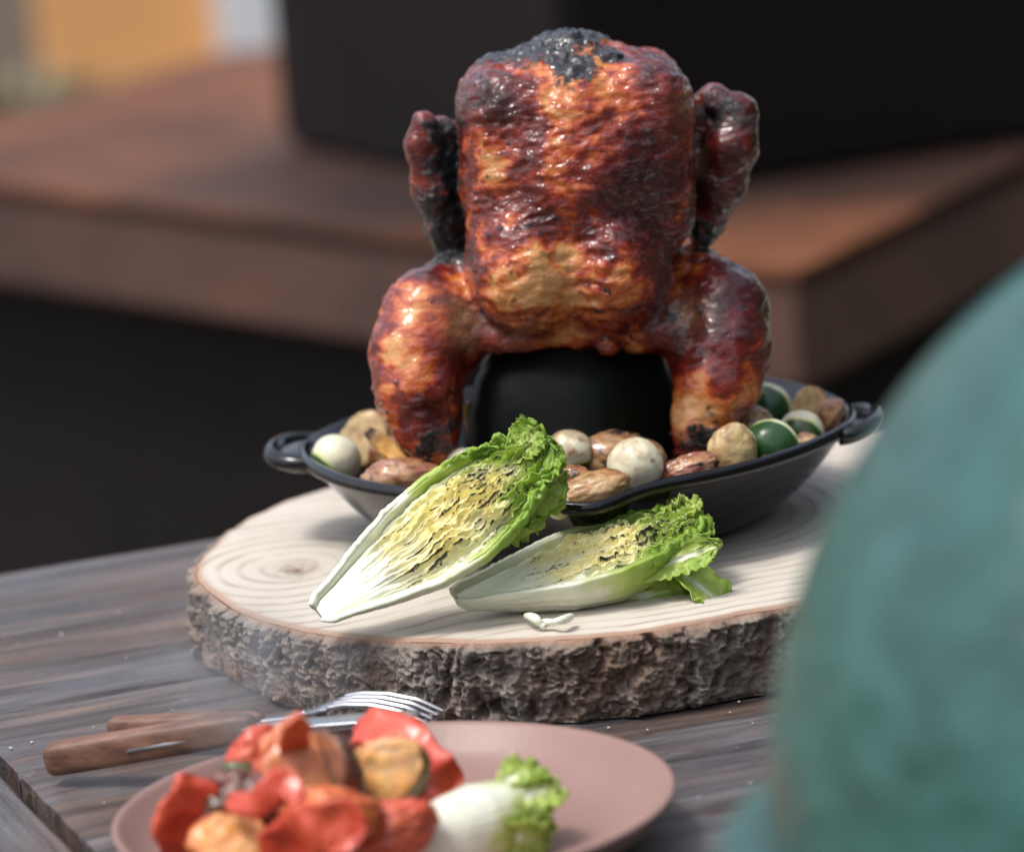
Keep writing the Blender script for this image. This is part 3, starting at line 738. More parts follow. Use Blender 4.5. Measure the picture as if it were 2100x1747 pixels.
# -- the black stand it sits on
st = empty('roasting_stand', (-0.003, 0.006, 0.052), 'lobed glossy black roasting stand inside the chicken', 'roasting stand')
def lobes(th, r, z):
    return r * (1 + 0.07 * np.cos(5 * (th + 1.36)) * np.clip((0.10 - z) / 0.02 , 0, 1)), z
def black_glaze():
    m = M('black_glaze', Roughness=0.45, Specular_IOR_Level=0.12)
    m.put('Base Color', m.mix(m.noise(35, 4), (0.004, 0.005, 0.004), (0.008, 0.011, 0.008)))
    cr = m.ramp(m.noise(90, 5, 0.6), [(0.66, 0.0), (0.72, 1.0)])
    m.put('Roughness', m.math('ADD', m.math('MULTIPLY', cr, 0.3), 0.42)); m.bump(m.noise(70, 3), 0.0006); return m.m
lathe('stand_body', [(0.0, 0.0), (0.042, 0.0), (0.053, 0.004), (0.0555, 0.02), (0.0555, 0.04), (0.053, 0.058), (0.047, 0.074), (0.036, 0.087), (0.018, 0.095), (0.0, 0.097)], black_glaze(), st, 120, lobes)

# ------------------------------------------------------------------ vegetables round the bird
def sphere_dirs(n=56, m=40):
    a = np.linspace(0, 2 * np.pi, n, endpoint=False); b = np.linspace(0.02, np.pi - 0.02, m)
    B, A = np.meshgrid(b, a, indexing='ij')
    return np.stack([np.sin(B) * np.cos(A), np.sin(B) * np.sin(A), np.cos(B)], -1)
SD = sphere_dirs()
def rotm(rx, ry, rz):
    return np.array((Matrix.Rotation(rz, 3, 'Z') @ Matrix.Rotation(ry, 3, 'Y') @ Matrix.Rotation(rx, 3, 'X')))
def ball_mat():
    m = M('round_squash_skin', Roughness=0.32, Subsurface_Weight=0.25, Subsurface_Scale=0.006, Coat_Weight=0.25, Coat_Roughness=0.15)
    m.put('Subsurface Radius', (1.0, 0.8, 0.4))
    g = m.attr('green'); br = m.attr('brown'); ch = m.attr('char')
    n = m.noise(60, 4); n2 = m.noise(260, 3)
    c = m.mix(n, (0.70, 0.66, 0.44), (0.80, 0.77, 0.60))
    c = m.mix(m.ramp(g, [(0.04, 0.0), (0.25, 0.6), (0.5, 0.95)]), c, (0.52, 0.62, 0.16))
    dg = m.mix(n, (0.010, 0.042, 0.014), (0.030, 0.105, 0.022))
    c = m.mix(m.ramp(g, [(0.48, 0.0), (0.60, 1.0)]), c, dg)
    spk = m.ramp(n2, [(0.55, 0.0), (0.68, 1.0)])
    c = m.mix(m.math('MULTIPLY', br, m.math('ADD', 0.55, m.math('MULTIPLY', spk, 0.45))), c, (0.30, 0.135, 0.045))
    c = m.mix(ch, c, (0.02, 0.014, 0.012))
    m.put('Base Color', c); m.bump(n2, 0.0003); return m.m
BALL = ball_mat()
def rise(px, py, r_px, ztop_extra=0.0, z=None):
    return z
def squash(px, py, y, r, axis, cut, label, brown=0.0, seed=0, flat=0.94, group='round courgettes in the pan'):
    """small round vegetable; green cap around `axis`, pale beyond"""
    c = on_depth(px, py, y); rr = r * S4
    ax = np.array(axis, float); ax /= np.linalg.norm(ax)
    D = SD.copy(); dot = D @ ax
    rad = rr * (1 + 0.03 * fbm(D * 1.3 + seed, 2)) * (1 - (1 - flat) * np.abs(dot) ** 2)
    g = sm(cut - 0.16, cut + 0.22, dot + 0.03 * perlin(D * 3 + seed))
    b = np.clip(1.7 * brown * sm(-0.25, 0.55, fbm(D * 1.8 + seed * 3.1, 4) + 0.30 * D[..., 2] - 0.15 * D[..., 1]), 0, 1)
    ch = sm(0.72, 0.95, fbm(D * 2.6 + seed * 1.7, 4)) * (brown > 0.3) * 0.8
    rad = rad - 0.0004 * ch
    e = empty('round_courgette', c, label, 'courgette', group)
    P = D * rad[..., None]
    grid('skin', P, BALL, e, cv=True, attrs={'green': g, 'brown': b, 'char': ch}, flip=False)
    st_ = np.array([ax * (rr * flat * 0.99), ax * (rr * flat * 1.04)])
    tube('stalk_scar', st_, [rr * 0.09, rr * 0.05], BRN, e, 10)
    return e
def potato_mat():
    m = M('roast_potato', Roughness=0.38, Coat_Weight=0.6, Coat_Roughness=0.12, Subsurface_Weight=0.06, Subsurface_Scale=0.004)
    m.put('Subsurface Radius', (1.0, 0.6, 0.3))
    f_ = m.attr('flesh'); ch = m.attr('char'); rd = m.attr('red')
    n = m.noise(80, 5, 0.6); n2 = m.noise(240, 4, 0.6)
    n0 = m.noise(36, 5, 0.6); nm = m.math('ADD', m.math('MULTIPLY', n0, 0.6), m.math('MULTIPLY', n, 0.4))
    c = m.ramp(nm, [(0.36, (0.10, 0.036, 0.014)), (0.44, (0.27, 0.115, 0.040)), (0.54, (0.50, 0.27, 0.11)), (0.66, (0.64, 0.43, 0.22))])
    c = m.mix(f_, c, m.mix(n2, (0.62, 0.44, 0.17), (0.74, 0.58, 0.30)))
    c = m.mix(m.math('MULTIPLY', rd, m.ramp(n, [(0.35, 0.25), (0.6, 0.95)])), c, (0.26, 0.055, 0.05))
    c = m.mix(ch, c, (0.018, 0.015, 0.014))
    m.put('Base Color', c); m.bump(m.math('ADD', n, m.math('MULTIPLY', n2, 0.5)), 0.0016, 0.8); return m.m
POT = potato_mat()
BRN = plain('brown_scar', (0.20, 0.10, 0.05), 0.8)
def potato(px, py, y, rx, ry, rz, rot, label, char=0.2, red=0.0, flesh=0.0, cutdir=None, cutoff=0.35, seed=0, wr=0.05, name='roast_potato', cat='potato', group='roast potatoes in the pan', mat=None):
    c = on_depth(px, py, y); D = SD
    lp = fbm(D * 1.2 + seed * 2.3, 3)
    wrk = 1 - 2 * np.abs(perlin(D * np.array([3.5, 3.5, 6]) + 0.6 * lp[..., None] + seed, 3))
    wrk2 = 1 - 2 * np.abs(perlin(D * 8 + seed, 5))
    rad = 1 + (0.10 + 0.9 * max(0, wr - 0.05)) * lp + wr * wrk * 0.6 + wr * 0.35 * wrk2
    P = D * rad[..., None] * np.array([rx, ry, rz]) * S4
    fl = np.zeros(D.shape[:2])
    if cutdir is not None:
        cd = np.array(cutdir, float); cd /= np.linalg.norm(cd)
        R_ = rotm(*rot); cdl = R_.T @ cd
        h_ = P @ cdl; lim = cutoff * np.array([rx, ry, rz]).min() * S4
        ex = np.maximum(h_ - lim * (1 + 0.10 * fbm(D * 3 + seed, 3)), 0)
        P = P - ex[..., None] * cdl * 0.93
        fl = sm(0.0, 0.0012, ex) * (0.65 + 0.5 * fbm(D * 3.0 + seed, 3))
    fl = np.clip(np.maximum(fl, flesh * (0.7 + fbm(D * 2 + seed + 9, 3))), 0, 1)
    ch = sm(0.40, 0.60, char + 0.55 * fbm(D * 2.0 + seed * 5.1, 5))
    rd = np.clip(red * (0.8 + 1.2 * fbm(D * 1.7 + seed * 7.7, 3)), 0, 1)
    P = P @ rotm(*rot).T
    o = grid(name, P, mat or POT, None, cv=True, attrs={'flesh': fl, 'char': ch, 'red': rd})
    o.location = Vector(c); tag(o, label, cat, group); return o
# left of the bird
squash(690, 942, 0.004, 53, (-0.78, -0.35, -0.62), 0.50, 'smooth white round courgette with a green underside beside the left pan handle', seed=1)
potato(752, 905, 0.046, 66, 34, 62, (0.1, 0.2, 0.3), 'large halved roast potato showing pale yellow flesh, leaning at the left of the pan', 0.02, 0.05, 0.0, (-0.25, -0.9, 0.3), 0.25, seed=2)
potato(800, 935, 0.020, 46, 34, 40, (0.2, 0.5, 0.0), 'tan wrinkled potato behind the charred pepper strip', 0.05, 0.45, 0.1, seed=3)
potato(832, 982, -0.058, 80, 46, 40, (0.0, 0.12, 0.1), 'wrinkled reddish purple potato at the left front pan rim', 0.05, 0.75, 0.25, seed=4, wr=0.10)
squash(952, 958, -0.046, 40, (0.5, 0.6, -0.6), 0.55, 'small white round courgette half hidden behind the leaning lettuce', seed=5)
# middle
squash(1166, 928, -0.058, 49, (0.15, -0.25, -0.95), 0.55, 'browned white round courgette with greenish bottom, next to the top of the leaning lettuce', 0.75, seed=6)
potato(1278, 940, -0.052, 86, 52, 56, (0.0, 0.25, 0.2), 'big blackened potato behind the pale courgette in front of the stand', 0.33, 0.2, 0.15, seed=7)
squash(1303, 955, -0.094, 56, (0.3, 0.9, -0.3), 0.6, 'cream coloured round courgette with brown speckles, at the middle of the front rim', 0.42, seed=8)
potato(1214, 1008, -0.122, 74, 40, 36, (0.0, -0.22, 0.15), 'tan potato with one burnt dark end at the pan spout', 0.10, 0.1, 0.3, seed=9, wr=0.07)
potato(1180, 985, -0.098, 36, 30, 30, (0.3, 0.3, 0.0), 'small brown burnt onion piece between lettuce and potato', 0.3, 0.5, 0.0, seed=10, name='onion_piece', cat='onion', group=None)
squash(1146, 1040, -0.134, 24, (0.0, 0.9, -0.5), 0.7, 'tiny white round courgette at the bottom of the pan spout', seed=11)
# right
potato(1412, 968, -0.092, 58, 34, 32, (0.1, -0.2, 0.1), 'small charred red tomato on the right front pan rim', 0.28, 0.95, 0.1, seed=12, wr=0.14, name='grilled_tomato', cat='tomato', group=None)
potato(1502, 925, -0.070, 50, 40, 58, (0.1, 0.15, 0.2), 'smooth yellowish potato between the right drumstick and the dark green courgette', 0.0, 0.0, 0.95, seed=13, wr=0.015)
potato(1545, 875, -0.015, 44, 36, 40, (0.3, 0.3, 0.5), 'golden potato piece with burnt edges behind the front dark green courgette', 0.2, 0.25, 0.25, seed=14, wr=0.08)
squash(1580, 918, -0.052, 58, (-0.30, -0.93, -0.12), -0.02, 'dark green round courgette with a dull scuffed skin, nearest the right front rim', seed=15)
squash(1570, 838, 0.035, 55, (-0.42, -0.88, -0.18), 0.02, 'dark green round courgette rearmost of the three, against the right thigh', seed=16)
squash(1643, 888, -0.012, 48, (-0.25, -0.86, -0.42), 0.22, 'bright green topped round courgette between two dark green ones at the right', 0.12, seed=17)
potato(1660, 842, 0.040, 40, 34, 50, (0.1, 0.2, 0.3), 'brown halved potato with crumpled cut face at the right of the pan', 0.06, 0.25, 0.0, (-0.5, -0.8, 0.3), 0.3, seed=18, wr=0.10)
potato(1712, 858, 0.022, 36, 34, 44, (0.2, -0.2, 0.4), 'dark brown potato next to the right pan handle', 0.12, 0.45, 0.0, seed=19)
potato(1655, 910, -0.030, 30, 28, 20, (0.0, 0.3, 0.2), 'crusty brown potato crumb under the bright green topped courgette', 0.22, 0.35, 0.15, seed=20, wr=0.12)
# charred pepper strips
pep = M('charred_pepper', Roughness=0.35, Coat_Weight=0.4)
pep.put('Base Color', pep.mix(pep.attr('char'), pep.mix(pep.noise(60), (0.62, 0.26, 0.03), (0.70, 0.36, 0.05)), (0.016, 0.012, 0.012)))
pep.bump(pep.noise(200), 0.001)
def strip(pts, w, t, label, burn, name='pepper_strip', mat=None, cat='pepper', up=(0, -1, 0.3), group=None, seed=0):
    C = spline(pts, 40); T = np.gradient(C, axis=0); T /= np.linalg.norm(T, axis=1, keepdims=True)
    S_ = np.cross(T, up); S_ /= np.linalg.norm(S_, axis=1, keepdims=True); Nn = np.cross(S_, T)
    a = np.linspace(0, 2 * np.pi, 20, endpoint=False); q = np.linspace(0, 1, 40)
    tap = np.clip(np.sin(np.pi * (0.06 + 0.9 * q)), 0.05, 1) ** 0.45
    P = C[:, None] + (tap * w)[:, None, None] * np.cos(a)[None, :, None] * S_[:, None] + (tap * t)[:, None, None] * np.sin(a)[None, :, None] * Nn[:, None]
    P += (Nn[:, None] * (np.cos(a)[None, :, None] ** 2) * w * 0.35)
    P += (0.12 * w) * np.stack([fbm(P * 120 + seed, 3, 1), fbm(P * 120 + seed, 3, 2), fbm(P * 120 + seed, 3, 3)], -1) + 0.30 * w * np.stack([perlin(P * 55 + seed, 4), perlin(P * 55 + seed, 5), perlin(P * 55 + seed, 6)], -1)
    ch = np.clip(burn(q)[:, None] + 0.25 * fbm(P * 140, 3), 0, 1)
    o = grid(name, P, mat or pep.m, None, cv=True, caps=True, flip=True, attrs={'char': ch})
    tag(o, label, cat, group); return o
strip([on_depth(752, 885, 0.000), on_depth(775, 905, -0.002), on_depth(805, 930, -0.006), on_depth(842, 962, -0.012)], 0.0042, 0.0022,
      'thin yellow pepper strip with a black burnt tip, left of the drumstick', lambda q: 1.15 - 2.0 * q)
strip([on_depth(962, 822, -0.012), on_depth(972, 860, -0.013), on_depth(975, 905, -0.018)], 0.0045, 0.002,
      'yellow pepper sliver between left drumstick and the black stand', lambda q: 0.5 - 2.0 * q)

# ------------------------------------------------------------------ grilled lettuce
def lettuce_mat():
    m = M('lettuce', Roughness=0.34, Subsurface_Weight=0.22, Subsurface_Scale=0.004, Specular_IOR_Level=0.5)
    m.put('Subsurface Radius', (0.8, 1.0, 0.3))
    y, g, c_, d = m.attr('yellow'), m.attr('green'), m.attr('char'), m.attr('toast')
    n = m.noise(70, 4); n2 = m.noise(300, 3)
    vein = m.noise(1.0, 3, 0.5, m.co((30, 320, 320)))
    c = m.mix(n, (0.78, 0.80, 0.62), (0.84, 0.86, 0.75))
    c = m.mix(m.math('MULTIPLY', m.ramp(vein, [(0.45, 0.0), (0.7, 0.30)]), 1.0), c, (0.60, 0.68, 0.38))
    c = m.mix(m.math('MULTIPLY', y, 0.92), c, m.mix(n, (0.84, 0.68, 0.17), (0.88, 0.80, 0.40)))
    gm = m.ramp(g, [(0.0, (0.76, 0.80, 0.44)), (0.45, (0.60, 0.74, 0.18)), (0.8, (0.36, 0.56, 0.08)), (1.0, (0.24, 0.46, 0.06))])
    c = m.mix(m.ramp(g, [(0.0, 0.0), (0.25, 1.0)]), c, gm)
    c = m.mix(m.math('MULTIPLY', d, m.ramp(n2, [(0.35, 0.3), (0.65, 1.0)])), c, (0.42, 0.23, 0.055))
    c = m.mix(c_, c, (0.016, 0.014, 0.013))
    m.put('Base Color', c); m.bump(m.math('ADD', n2, vein), 0.0005, 0.7)
    tr = m.n('BsdfTranslucent', 0, {'Color': c})
    mx = m.n('MixShader', 0, {0: m.math('MULTIPLY', m.ramp(g, [(0.0, 0.0), (0.4, 0.42)]), m.math('SUBTRACT', 1.0, c_)), 1: m.b.outputs[0], 2: tr})
    out = [q for q in m.t.nodes if q.type == 'OUTPUT_MATERIAL'][0]
    m.t.links.new(mx, out.inputs['Surface'])
    return m.m
LET = lettuce_mat()
def frame_matrix(S, T, nrm):
    ax = np.array(T) - np.array(S); L = np.linalg.norm(ax); ax = ax / L
    nrm = np.array(nrm, float); nrm -= ax * (nrm @ ax); nrm /= np.linalg.norm(nrm)
    sd_ = np.cross(nrm, ax)
    return Matrix(((ax[0], sd_[0], nrm[0], S[0]), (ax[1], sd_[1], nrm[1], S[1]), (ax[2], sd_[2], nrm[2], S[2]), (0, 0, 0, 1))), L
def width_prof(u, L, W):
    x = np.array([0, .03, .10, .22, .40, .58, .75, .88, .96, 1.0]); w = np.array([.14, .28, .38, .60, .90, 1.0, .86, .62, .40, .18])
    return np.interp(u, x, w) * W
def leaf_blade(parent, base, d, nrm, L, W, seed, cup=0.3, curl=0.2, ruf=0.004, freq=5, white=0.5, green=(0.3, 1.0), char=0.0, n=46, m_=33, name='leaf', rib=True):
    d = np.array(d, float); d /= np.linalg.norm(d); nrm = np.array(nrm, float); nrm -= d * (nrm @ d); nrm /= np.linalg.norm(nrm)
    s_ = np.cross(nrm, d)
    a, b = np.meshgrid(np.linspace(0, 1, n), np.linspace(-1, 1, m_), indexing='ij')
    wp = W * (0.16 + 0.84 * np.sin(np.pi * (0.02 + 0.80 * a)) ** 0.8) * np.where(a > 0.82, np.sqrt(np.clip(1 - ((a - 0.82) / 0.185) ** 2, 0.0, 1)), 1)
    q = np.stack([a * 2.2 + 0 * b, b * 1.4 + 0 * a, 0 * a + 0 * b + seed], -1)
    edge = np.abs(b) ** 1.6 * sm(0.15, 0.6, a) + 0.7 * sm(0.72, 1.0, a) * (1 - np.abs(b) ** 3)
    along = (a * freq * 2 * np.pi + np.where(b > 0, 1.3, 0.0) + 2.2 * perlin(q * 1.3, 3))
    h_ = ruf * edge * (np.sin(along) + 0.5 * np.sin(2.3 * along + b * 3)) + 0.5 * ruf * fbm(q * 2.6, 3, 7) * sm(0.05, 0.3, a)
    h_ += cup * wp * np.abs(b) ** 2 - (0.0010 * np.exp(-(b / 0.10) ** 2) * (1 - a) if rib else 0)
    lat = wp * b * (1 + 0.10 * edge * np.sin(along * 1.7 + 1)) + 0.0016 * perlin(q * 4, 5)
    fwd = L * a + 0.0018 * fbm(q * 5, 3, 9) * sm(0.6, 1, a)
    th_ = curl * a ** 1.7
    base = np.array(base, float)
    P = base + d * (fwd * np.cos(th_ * 0.7))[..., None] + nrm * (L * np.sin(th_) * a * 0.7 + h_)[..., None] + s_ * lat[..., None]
    g0_, g1_ = green
    g = g0_ + (g1_ - g0_) * np.clip(sm(0.0, 0.9, a) * 0.6 + 0.5 * np.abs(b) ** 0.7 - 0.05, 0, 1) + 0.18 * fbm(q * 3, 3, 11)
    ribm = np.exp(-(b / (0.30 * (1 - 0.75 * a))) ** 2) * (1 - sm(white, white + 0.45, a))
    g = np.clip(g * (1 - ribm), 0, 1) * 0.85
    ch = sm(0.45, 0.6, char * (edge + 0.2) + 0.5 * fbm(q * 6, 4, 13)) * (char > 0)
    th2 = 0.00045 + 0.0016 * ribm * (1 - a)
    V = P.reshape(-1, 3); F = grid_faces(n, m_)
    Nv = vnormals(V, F); back = V - Nv * th2.reshape(-1, 1)
    nv = len(V)
    rimi = [i * m_ for i in range(n)] + [(n - 1) * m_ + j for j in range(1, m_)] + [i * m_ + m_ - 1 for i in range(n - 2, -1, -1)] + [j for j in range(m_ - 2, 0, -1)]
    k = len(rimi); RF = np.array([(rimi[i], rimi[(i + 1) % k], nv + rimi[(i + 1) % k], nv + rimi[i]) for i in range(k)])
    VV = np.vstack([V, back]); FF = np.vstack([F, F[:, ::-1] + nv, RF[:, ::-1]])
    A2 = lambda x: np.concatenate([x.ravel(), x.ravel()])
    me = raw_mesh(name, VV, FF, {'yellow': A2(0 * g), 'green': A2(g), 'char': A2(ch), 'toast': A2(0 * g)})
    return link_mesh(name, me, LET, parent)
def lettuce_half(S, T, nrm, W, Dp, label, seed, bend=0.0, grilled=1.0, green_from=0.74, group=None, nu=420, nw=170):
    Mx, L = frame_matrix(S, T, nrm)
    e = empty('lettuce_half', (0, 0, 0), label, 'lettuce', group); e.matrix_world = Mx
    u, w = np.meshgrid(np.linspace(0, 1, nu), np.linspace(-1, 1, nw), indexing='ij')
    Wd = width_prof(u, L, W)
    yc = bend * np.sin(np.pi * u) * L                 # sideways bow of the whole head
    Wd = Wd * (1 + 0.05 * fbm(np.stack([u * 6 + seed, np.sign(w) + 0 * u, 0 * u + 0 * w], -1), 3))
    q = np.stack([u * 5 + 0 * w + seed * 3.7, w * 2.4 + 0 * u, 0 * u + 0 * w + seed], -1)
    A1 = sm(0.10, 0.42, u); A2 = sm(0.35, 0.85, u)
    wob = 0.05 * fbm(q * 1.2, 3, 1) + (0.020 + 0.075 * A2) * perlin(q * np.array([5.0, 2.0, 1]), 2) * A1 + 0.03 * A2 * perlin(q * np.array([11, 3, 1]), 4)
    rq = np.abs(w + 0.10 * np.sin(u * 4 + seed)) + wob
    ph = rq * 7.2 + 0.25 * np.sin(u * 3 + seed)
    saw = ph - np.floor(ph); lay = np.floor(ph)
    vis = 0.35 + 0.9 * (perlin(np.stack([lay * 1.7 + seed, u * 4 + lay, 0 * u + 0 * w], -1), 6) + 0.5)
    crest = np.exp(-((saw - 0.5) / 0.13) ** 2)
    gap = np.exp(-(np.minimum(saw, 1 - saw) / 0.16) ** 2)
    big = fbm(q * np.array([1.6, 1.5, 1]), 3, 8)
    crk = 1 - 2 * np.abs(perlin(q * np.array([4.5, 3.4, 1]) + 0.5 * big[..., None], 9))
    crk2 = 1 - 2 * np.abs(perlin(q * np.array([9, 6, 1]) + 0.5 * big[..., None], 10))
    h_ = A1 * ((0.0010 + 0.0010 * A2) * crest * np.clip(vis, 0.2, 1.4) - (0.0010 + 0.0014 * A2) * gap * np.clip(vis, 0, 1.2))
    h_ += A1 * 0.0030 * big + sm(0.3, 0.55, u) * (0.0011 * crk + 0.0005 * crk2) * (0.4 + 0.9 * sm(-0.2, 0.4, big))
    h_ += A2 ** 2 * 0.0008 * fbm(q * np.array([7, 5, 1]), 3, 12)
    h_ -= 0.005 * np.abs(w) ** 5 * (Wd / W) + 0.0 * u
    h_ += 0.004 * np.sin(np.pi * np.clip(u, 0, 1)) * (1 - w ** 2)
    yy = yc + Wd * w + 0.0010 * A2 * perlin(q * np.array([9, 3, 1]), 14)
    X = L * u + 0 * w
    rimw = sm(0.80, 0.95, np.abs(w))
    yel = np.clip(sm(0.20, 0.42, u) * (1 - sm(0.72, 1.0, u) * 0.6) * (1 - sm(0.70, 1.0, np.abs(w) + 0.20 * big)) * (0.85 + 0.7 * big + 0.25 * crest), 0, 0.95) * (0.35 + 0.65 * grilled)
    grn = np.clip(sm(green_from, 1.02, u + 0.16 * np.abs(w) + 0.10 * big) * 0.95 + 0.06 * A1 * sm(0.5, 0.8, np.abs(w)) * (1 - rimw), 0, 0.62)
    cm = fbm(q * np.array([1.5, 2.2, 1]), 4, 15); fine = fbm(q * np.array([9, 7, 1]), 4, 16)
    band = sm(0.20, 0.34, u) * (1 - sm(0.90, 0.99, u))
    hi = sm(0.35, 0.8, crest * np.clip(vis, 0.3, 1.3) * 0.75 + 0.35 * np.clip(crk2, 0, 1) + 0.25 * np.clip(crk, 0, 1))
    ch = grilled * band * sm(0.48, 0.60, 0.62 * hi + 0.30 * fine + 0.60 * cm - 0.17 + 0.12 * A2)
    thin = grilled * band * sm(0.40, 0.75, np.exp(-((saw - 0.64) / 0.06) ** 2) * np.clip(vis * 1.1, 0, 1) * (0.85 + 0.6 * fine + 0.5 * cm))
    ch = np.clip(np.maximum(ch, thin * 0.9), 0, 1)
    toast = np.clip(grilled * band * (sm(0.05, 0.4, cm + 0.35 * fine) * (0.04 + 0.3 * hi)), 0, 0.5)
    ch *= (1 - 0.75 * rimw)
    grid('cut_face', np.stack([X, yy, h_], -1), LET, e, attrs={'yellow': yel, 'green': grn, 'char': ch, 'toast': toast}, flip=False)
    # the outer leaf wrapped round the back
    for k, (f_, zoff, u1) in enumerate(((1.0, 0.0, 1.0), (1.07, 0.0012, 0.93))):
        nu2, nt = 150, 90
        uu, t_ = np.meshgrid(np.linspace(0, u1, nu2), np.linspace(-0.04 if k else -0.09, np.pi + (0.04 if k else 0.09), nt), indexing='ij')
        W2 = width_prof(uu, L, W) * f_; yc2 = bend * np.sin(np.pi * uu) * L
        q2 = np.stack([uu * 5 + 0 * t_ + seed, np.cos(t_) * 1.5 + 0 * uu, np.sin(t_) * 1.5 + 0 * uu + k * 5], -1)
        ed = np.abs(np.cos(t_)) ** 6
        ruff = (0.0002 + 0.0032 * sm(0.60, 0.95, uu) * ed) * fbm(q2 * np.array([6, 2, 2]), 3, 20 + k)
        vein2 = 0.0005 * (W / 0.025) ** 3 * np.sin(t_ * 26 + 2 * fbm(q2, 2)) * sm(0.05, 0.3, uu)
        rr = 1 + 0.03 * fbm(q2 * 0.6, 2, 22)
        Y2 = yc2 + W2 * rr * np.cos(t_) + ruff
        Z2 = -(Dp / W) * W2 * rr * np.sin(t_) + zoff * np.abs(np.cos(t_)) ** 4 + ruff * 0.8 + vein2 + 0.0006 * np.abs(np.cos(t_)) ** 8
        X2 = L * uu + 0 * t_ + 0.004 * sm(0.7, 1, uu) * fbm(q2 * 3, 2, 25)
        ribm = np.exp(-((t_ - np.pi / 2) / 0.8) ** 2)
        g2 = np.clip(sm(0.58, 1.08, uu + 0.20 * (1 - ribm) + 0.10 * fbm(q2 * 2, 3, 26)) * (1 - 0.55 * ribm * (1 - sm(0.75, 1, uu))) + 0.02, 0, 0.8)
        th_ = 0.0013 + 0.0016 * (np.abs(np.cos(t_)) ** 10).reshape(-1, 1)
        Pq = np.stack([X2, Y2, Z2], -1)
        V = Pq.reshape(-1, 3); F = grid_faces(nu2, nt); Nv = vnormals(V, F)
        nv = len(V); VV = np.vstack([V, V + Nv * th_])
        rimi = [i * nt for i in range(nu2)] + [(nu2 - 1) * nt + j for j in range(1, nt)] + [i * nt + nt - 1 for i in range(nu2 - 2, -1, -1)] + [j for j in range(nt - 2, 0, -1)]
        kk = len(rimi); RF = np.array([(rimi[i], rimi[(i + 1) % kk], nv + rimi[(i + 1) % kk], nv + rimi[i]) for i in range(kk)])
        FF = np.vstack([F[:, ::-1], F + nv, RF])
        z_ = np.zeros(2 * nv); gg = np.concatenate([g2.ravel(), g2.ravel()])
        link_mesh('outer_leaf', raw_mesh('outer_leaf', VV, FF, {'yellow': z_, 'green': gg, 'char': z_, 'toast': z_}), LET, e)
    return e, L
TOC = -_f                                            # towards the camera
S1, T1 = on_level(655, 1256, 0.056), on_depth(1122, 912, -0.158)
l1, L1 = lettuce_half(S1, T1, TOC * 0.85 + _R * -0.42 + _U * 0.38, 0.0250, 0.018, 'grilled lettuce half leaning up against the pan rim, yellow charred cut face', 1, bend=-0.02, green_from=0.80)
S2_, T2 = on_level(938, 1224, 0.054), on_level(1440, 1062, 0.074)
l2, L2 = lettuce_half(S2_, T2, TOC * 0.42 + _U * 0.85 + _R * -0.10, 0.0240, 0.0225, 'grilled lettuce half lying flat on the wood slice with a torn leaf at its tip', 2, bend=-0.015)
def tips(e, L, W, seed, specs):
    for k, (u, w, z, d, nr, ll, ww, g, kw) in enumerate(specs):
        leaf_blade(e, (L * u, W * w, z), d, nr, ll, ww, seed + k * 3.3, green=g, **kw)
W1 = 0.025
tips(l1, L1, W1, 5, [
    (0.86, 0.20, 0.001, (1, 0.05, 0.05), (0, 0, 1), 0.022, 0.011, (0.55, 1.0), dict(ruf=0.0017, curl=0.35, char=0.30)),
    (0.84, -0.30, -0.002, (1, -0.15, 0.02), (0, 0.1, 1), 0.023, 0.011, (0.5, 0.95), dict(ruf=0.0017, curl=0.30, char=0.15)),
    (0.62, -0.62, -0.004, (1, 0.02, -0.02), (0, -0.8, 0.6), 0.050, 0.010, (0.30, 0.80), dict(ruf=0.0015, curl=0.10, white=0.7)),
    (0.60, -0.74, -0.009, (1, 0.02, -0.05), (0, -1, 0.25), 0.050, 0.010, (0.25, 0.75), dict(ruf=0.0015, curl=0.0, white=0.7, freq=4)),
    (0.86, 0.0, -0.008, (1, 0.0, -0.08), (0, 0, 1), 0.024, 0.014, (0.6, 1.0), dict(ruf=0.0019, curl=0.2)),
    (0.62, -0.55, -0.014, (0.9, -0.30, -0.25), (0, -0.8, -0.3), 0.034, 0.011, (0.6, 1.0), dict(ruf=0.0017, curl=-0.35)),
    (0.88, 0.50, -0.003, (1, 0.05, 0.0), (0, 0.4, 1), 0.017, 0.008, (0.45, 0.9), dict(ruf=0.0015, curl=0.4, char=0.4)),
])
tips(l2, L2, 0.024, 31, [
    (0.86, 0.25, 0.000, (1, 0.05, 0.05), (0, 0.2, 1), 0.021, 0.011, (0.20, 0.60), dict(ruf=0.0017, curl=0.25, char=0.20)),
    (0.80, 0.65, -0.002, (1, 0.05, 0.05), (0, 0.5, 1), 0.024, 0.009, (0.15, 0.55), dict(ruf=0.0017, curl=0.3, char=0.30)),
    (0.85, -0.15, -0.004, (1, -0.08, 0.02), (0, -0.2, 1), 0.022, 0.011, (0.30, 0.75), dict(ruf=0.0017, curl=0.15)),
    (0.55, -0.75, -0.006, (1, -0.16, 0.05), (0, -0.7, 0.8), 0.056, 0.0095, (0.15, 0.90), dict(ruf=0.0011, freq=7, curl=0.10, white=0.85)),
    (0.50, -0.55, -0.018, (1, -0.22, -0.10), (0, -0.9, 0.4), 0.048, 0.009, (0.5, 1.0), dict(ruf=0.0019, freq=7, curl=-0.05)),
    (0.80, -0.62, -0.012, (0.50, -0.75, -0.25), (0.4, -0.3, 1), 0.040, 0.013, (0.30, 0.85), dict(ruf=0.0014, freq=3, curl=-0.55)),
])
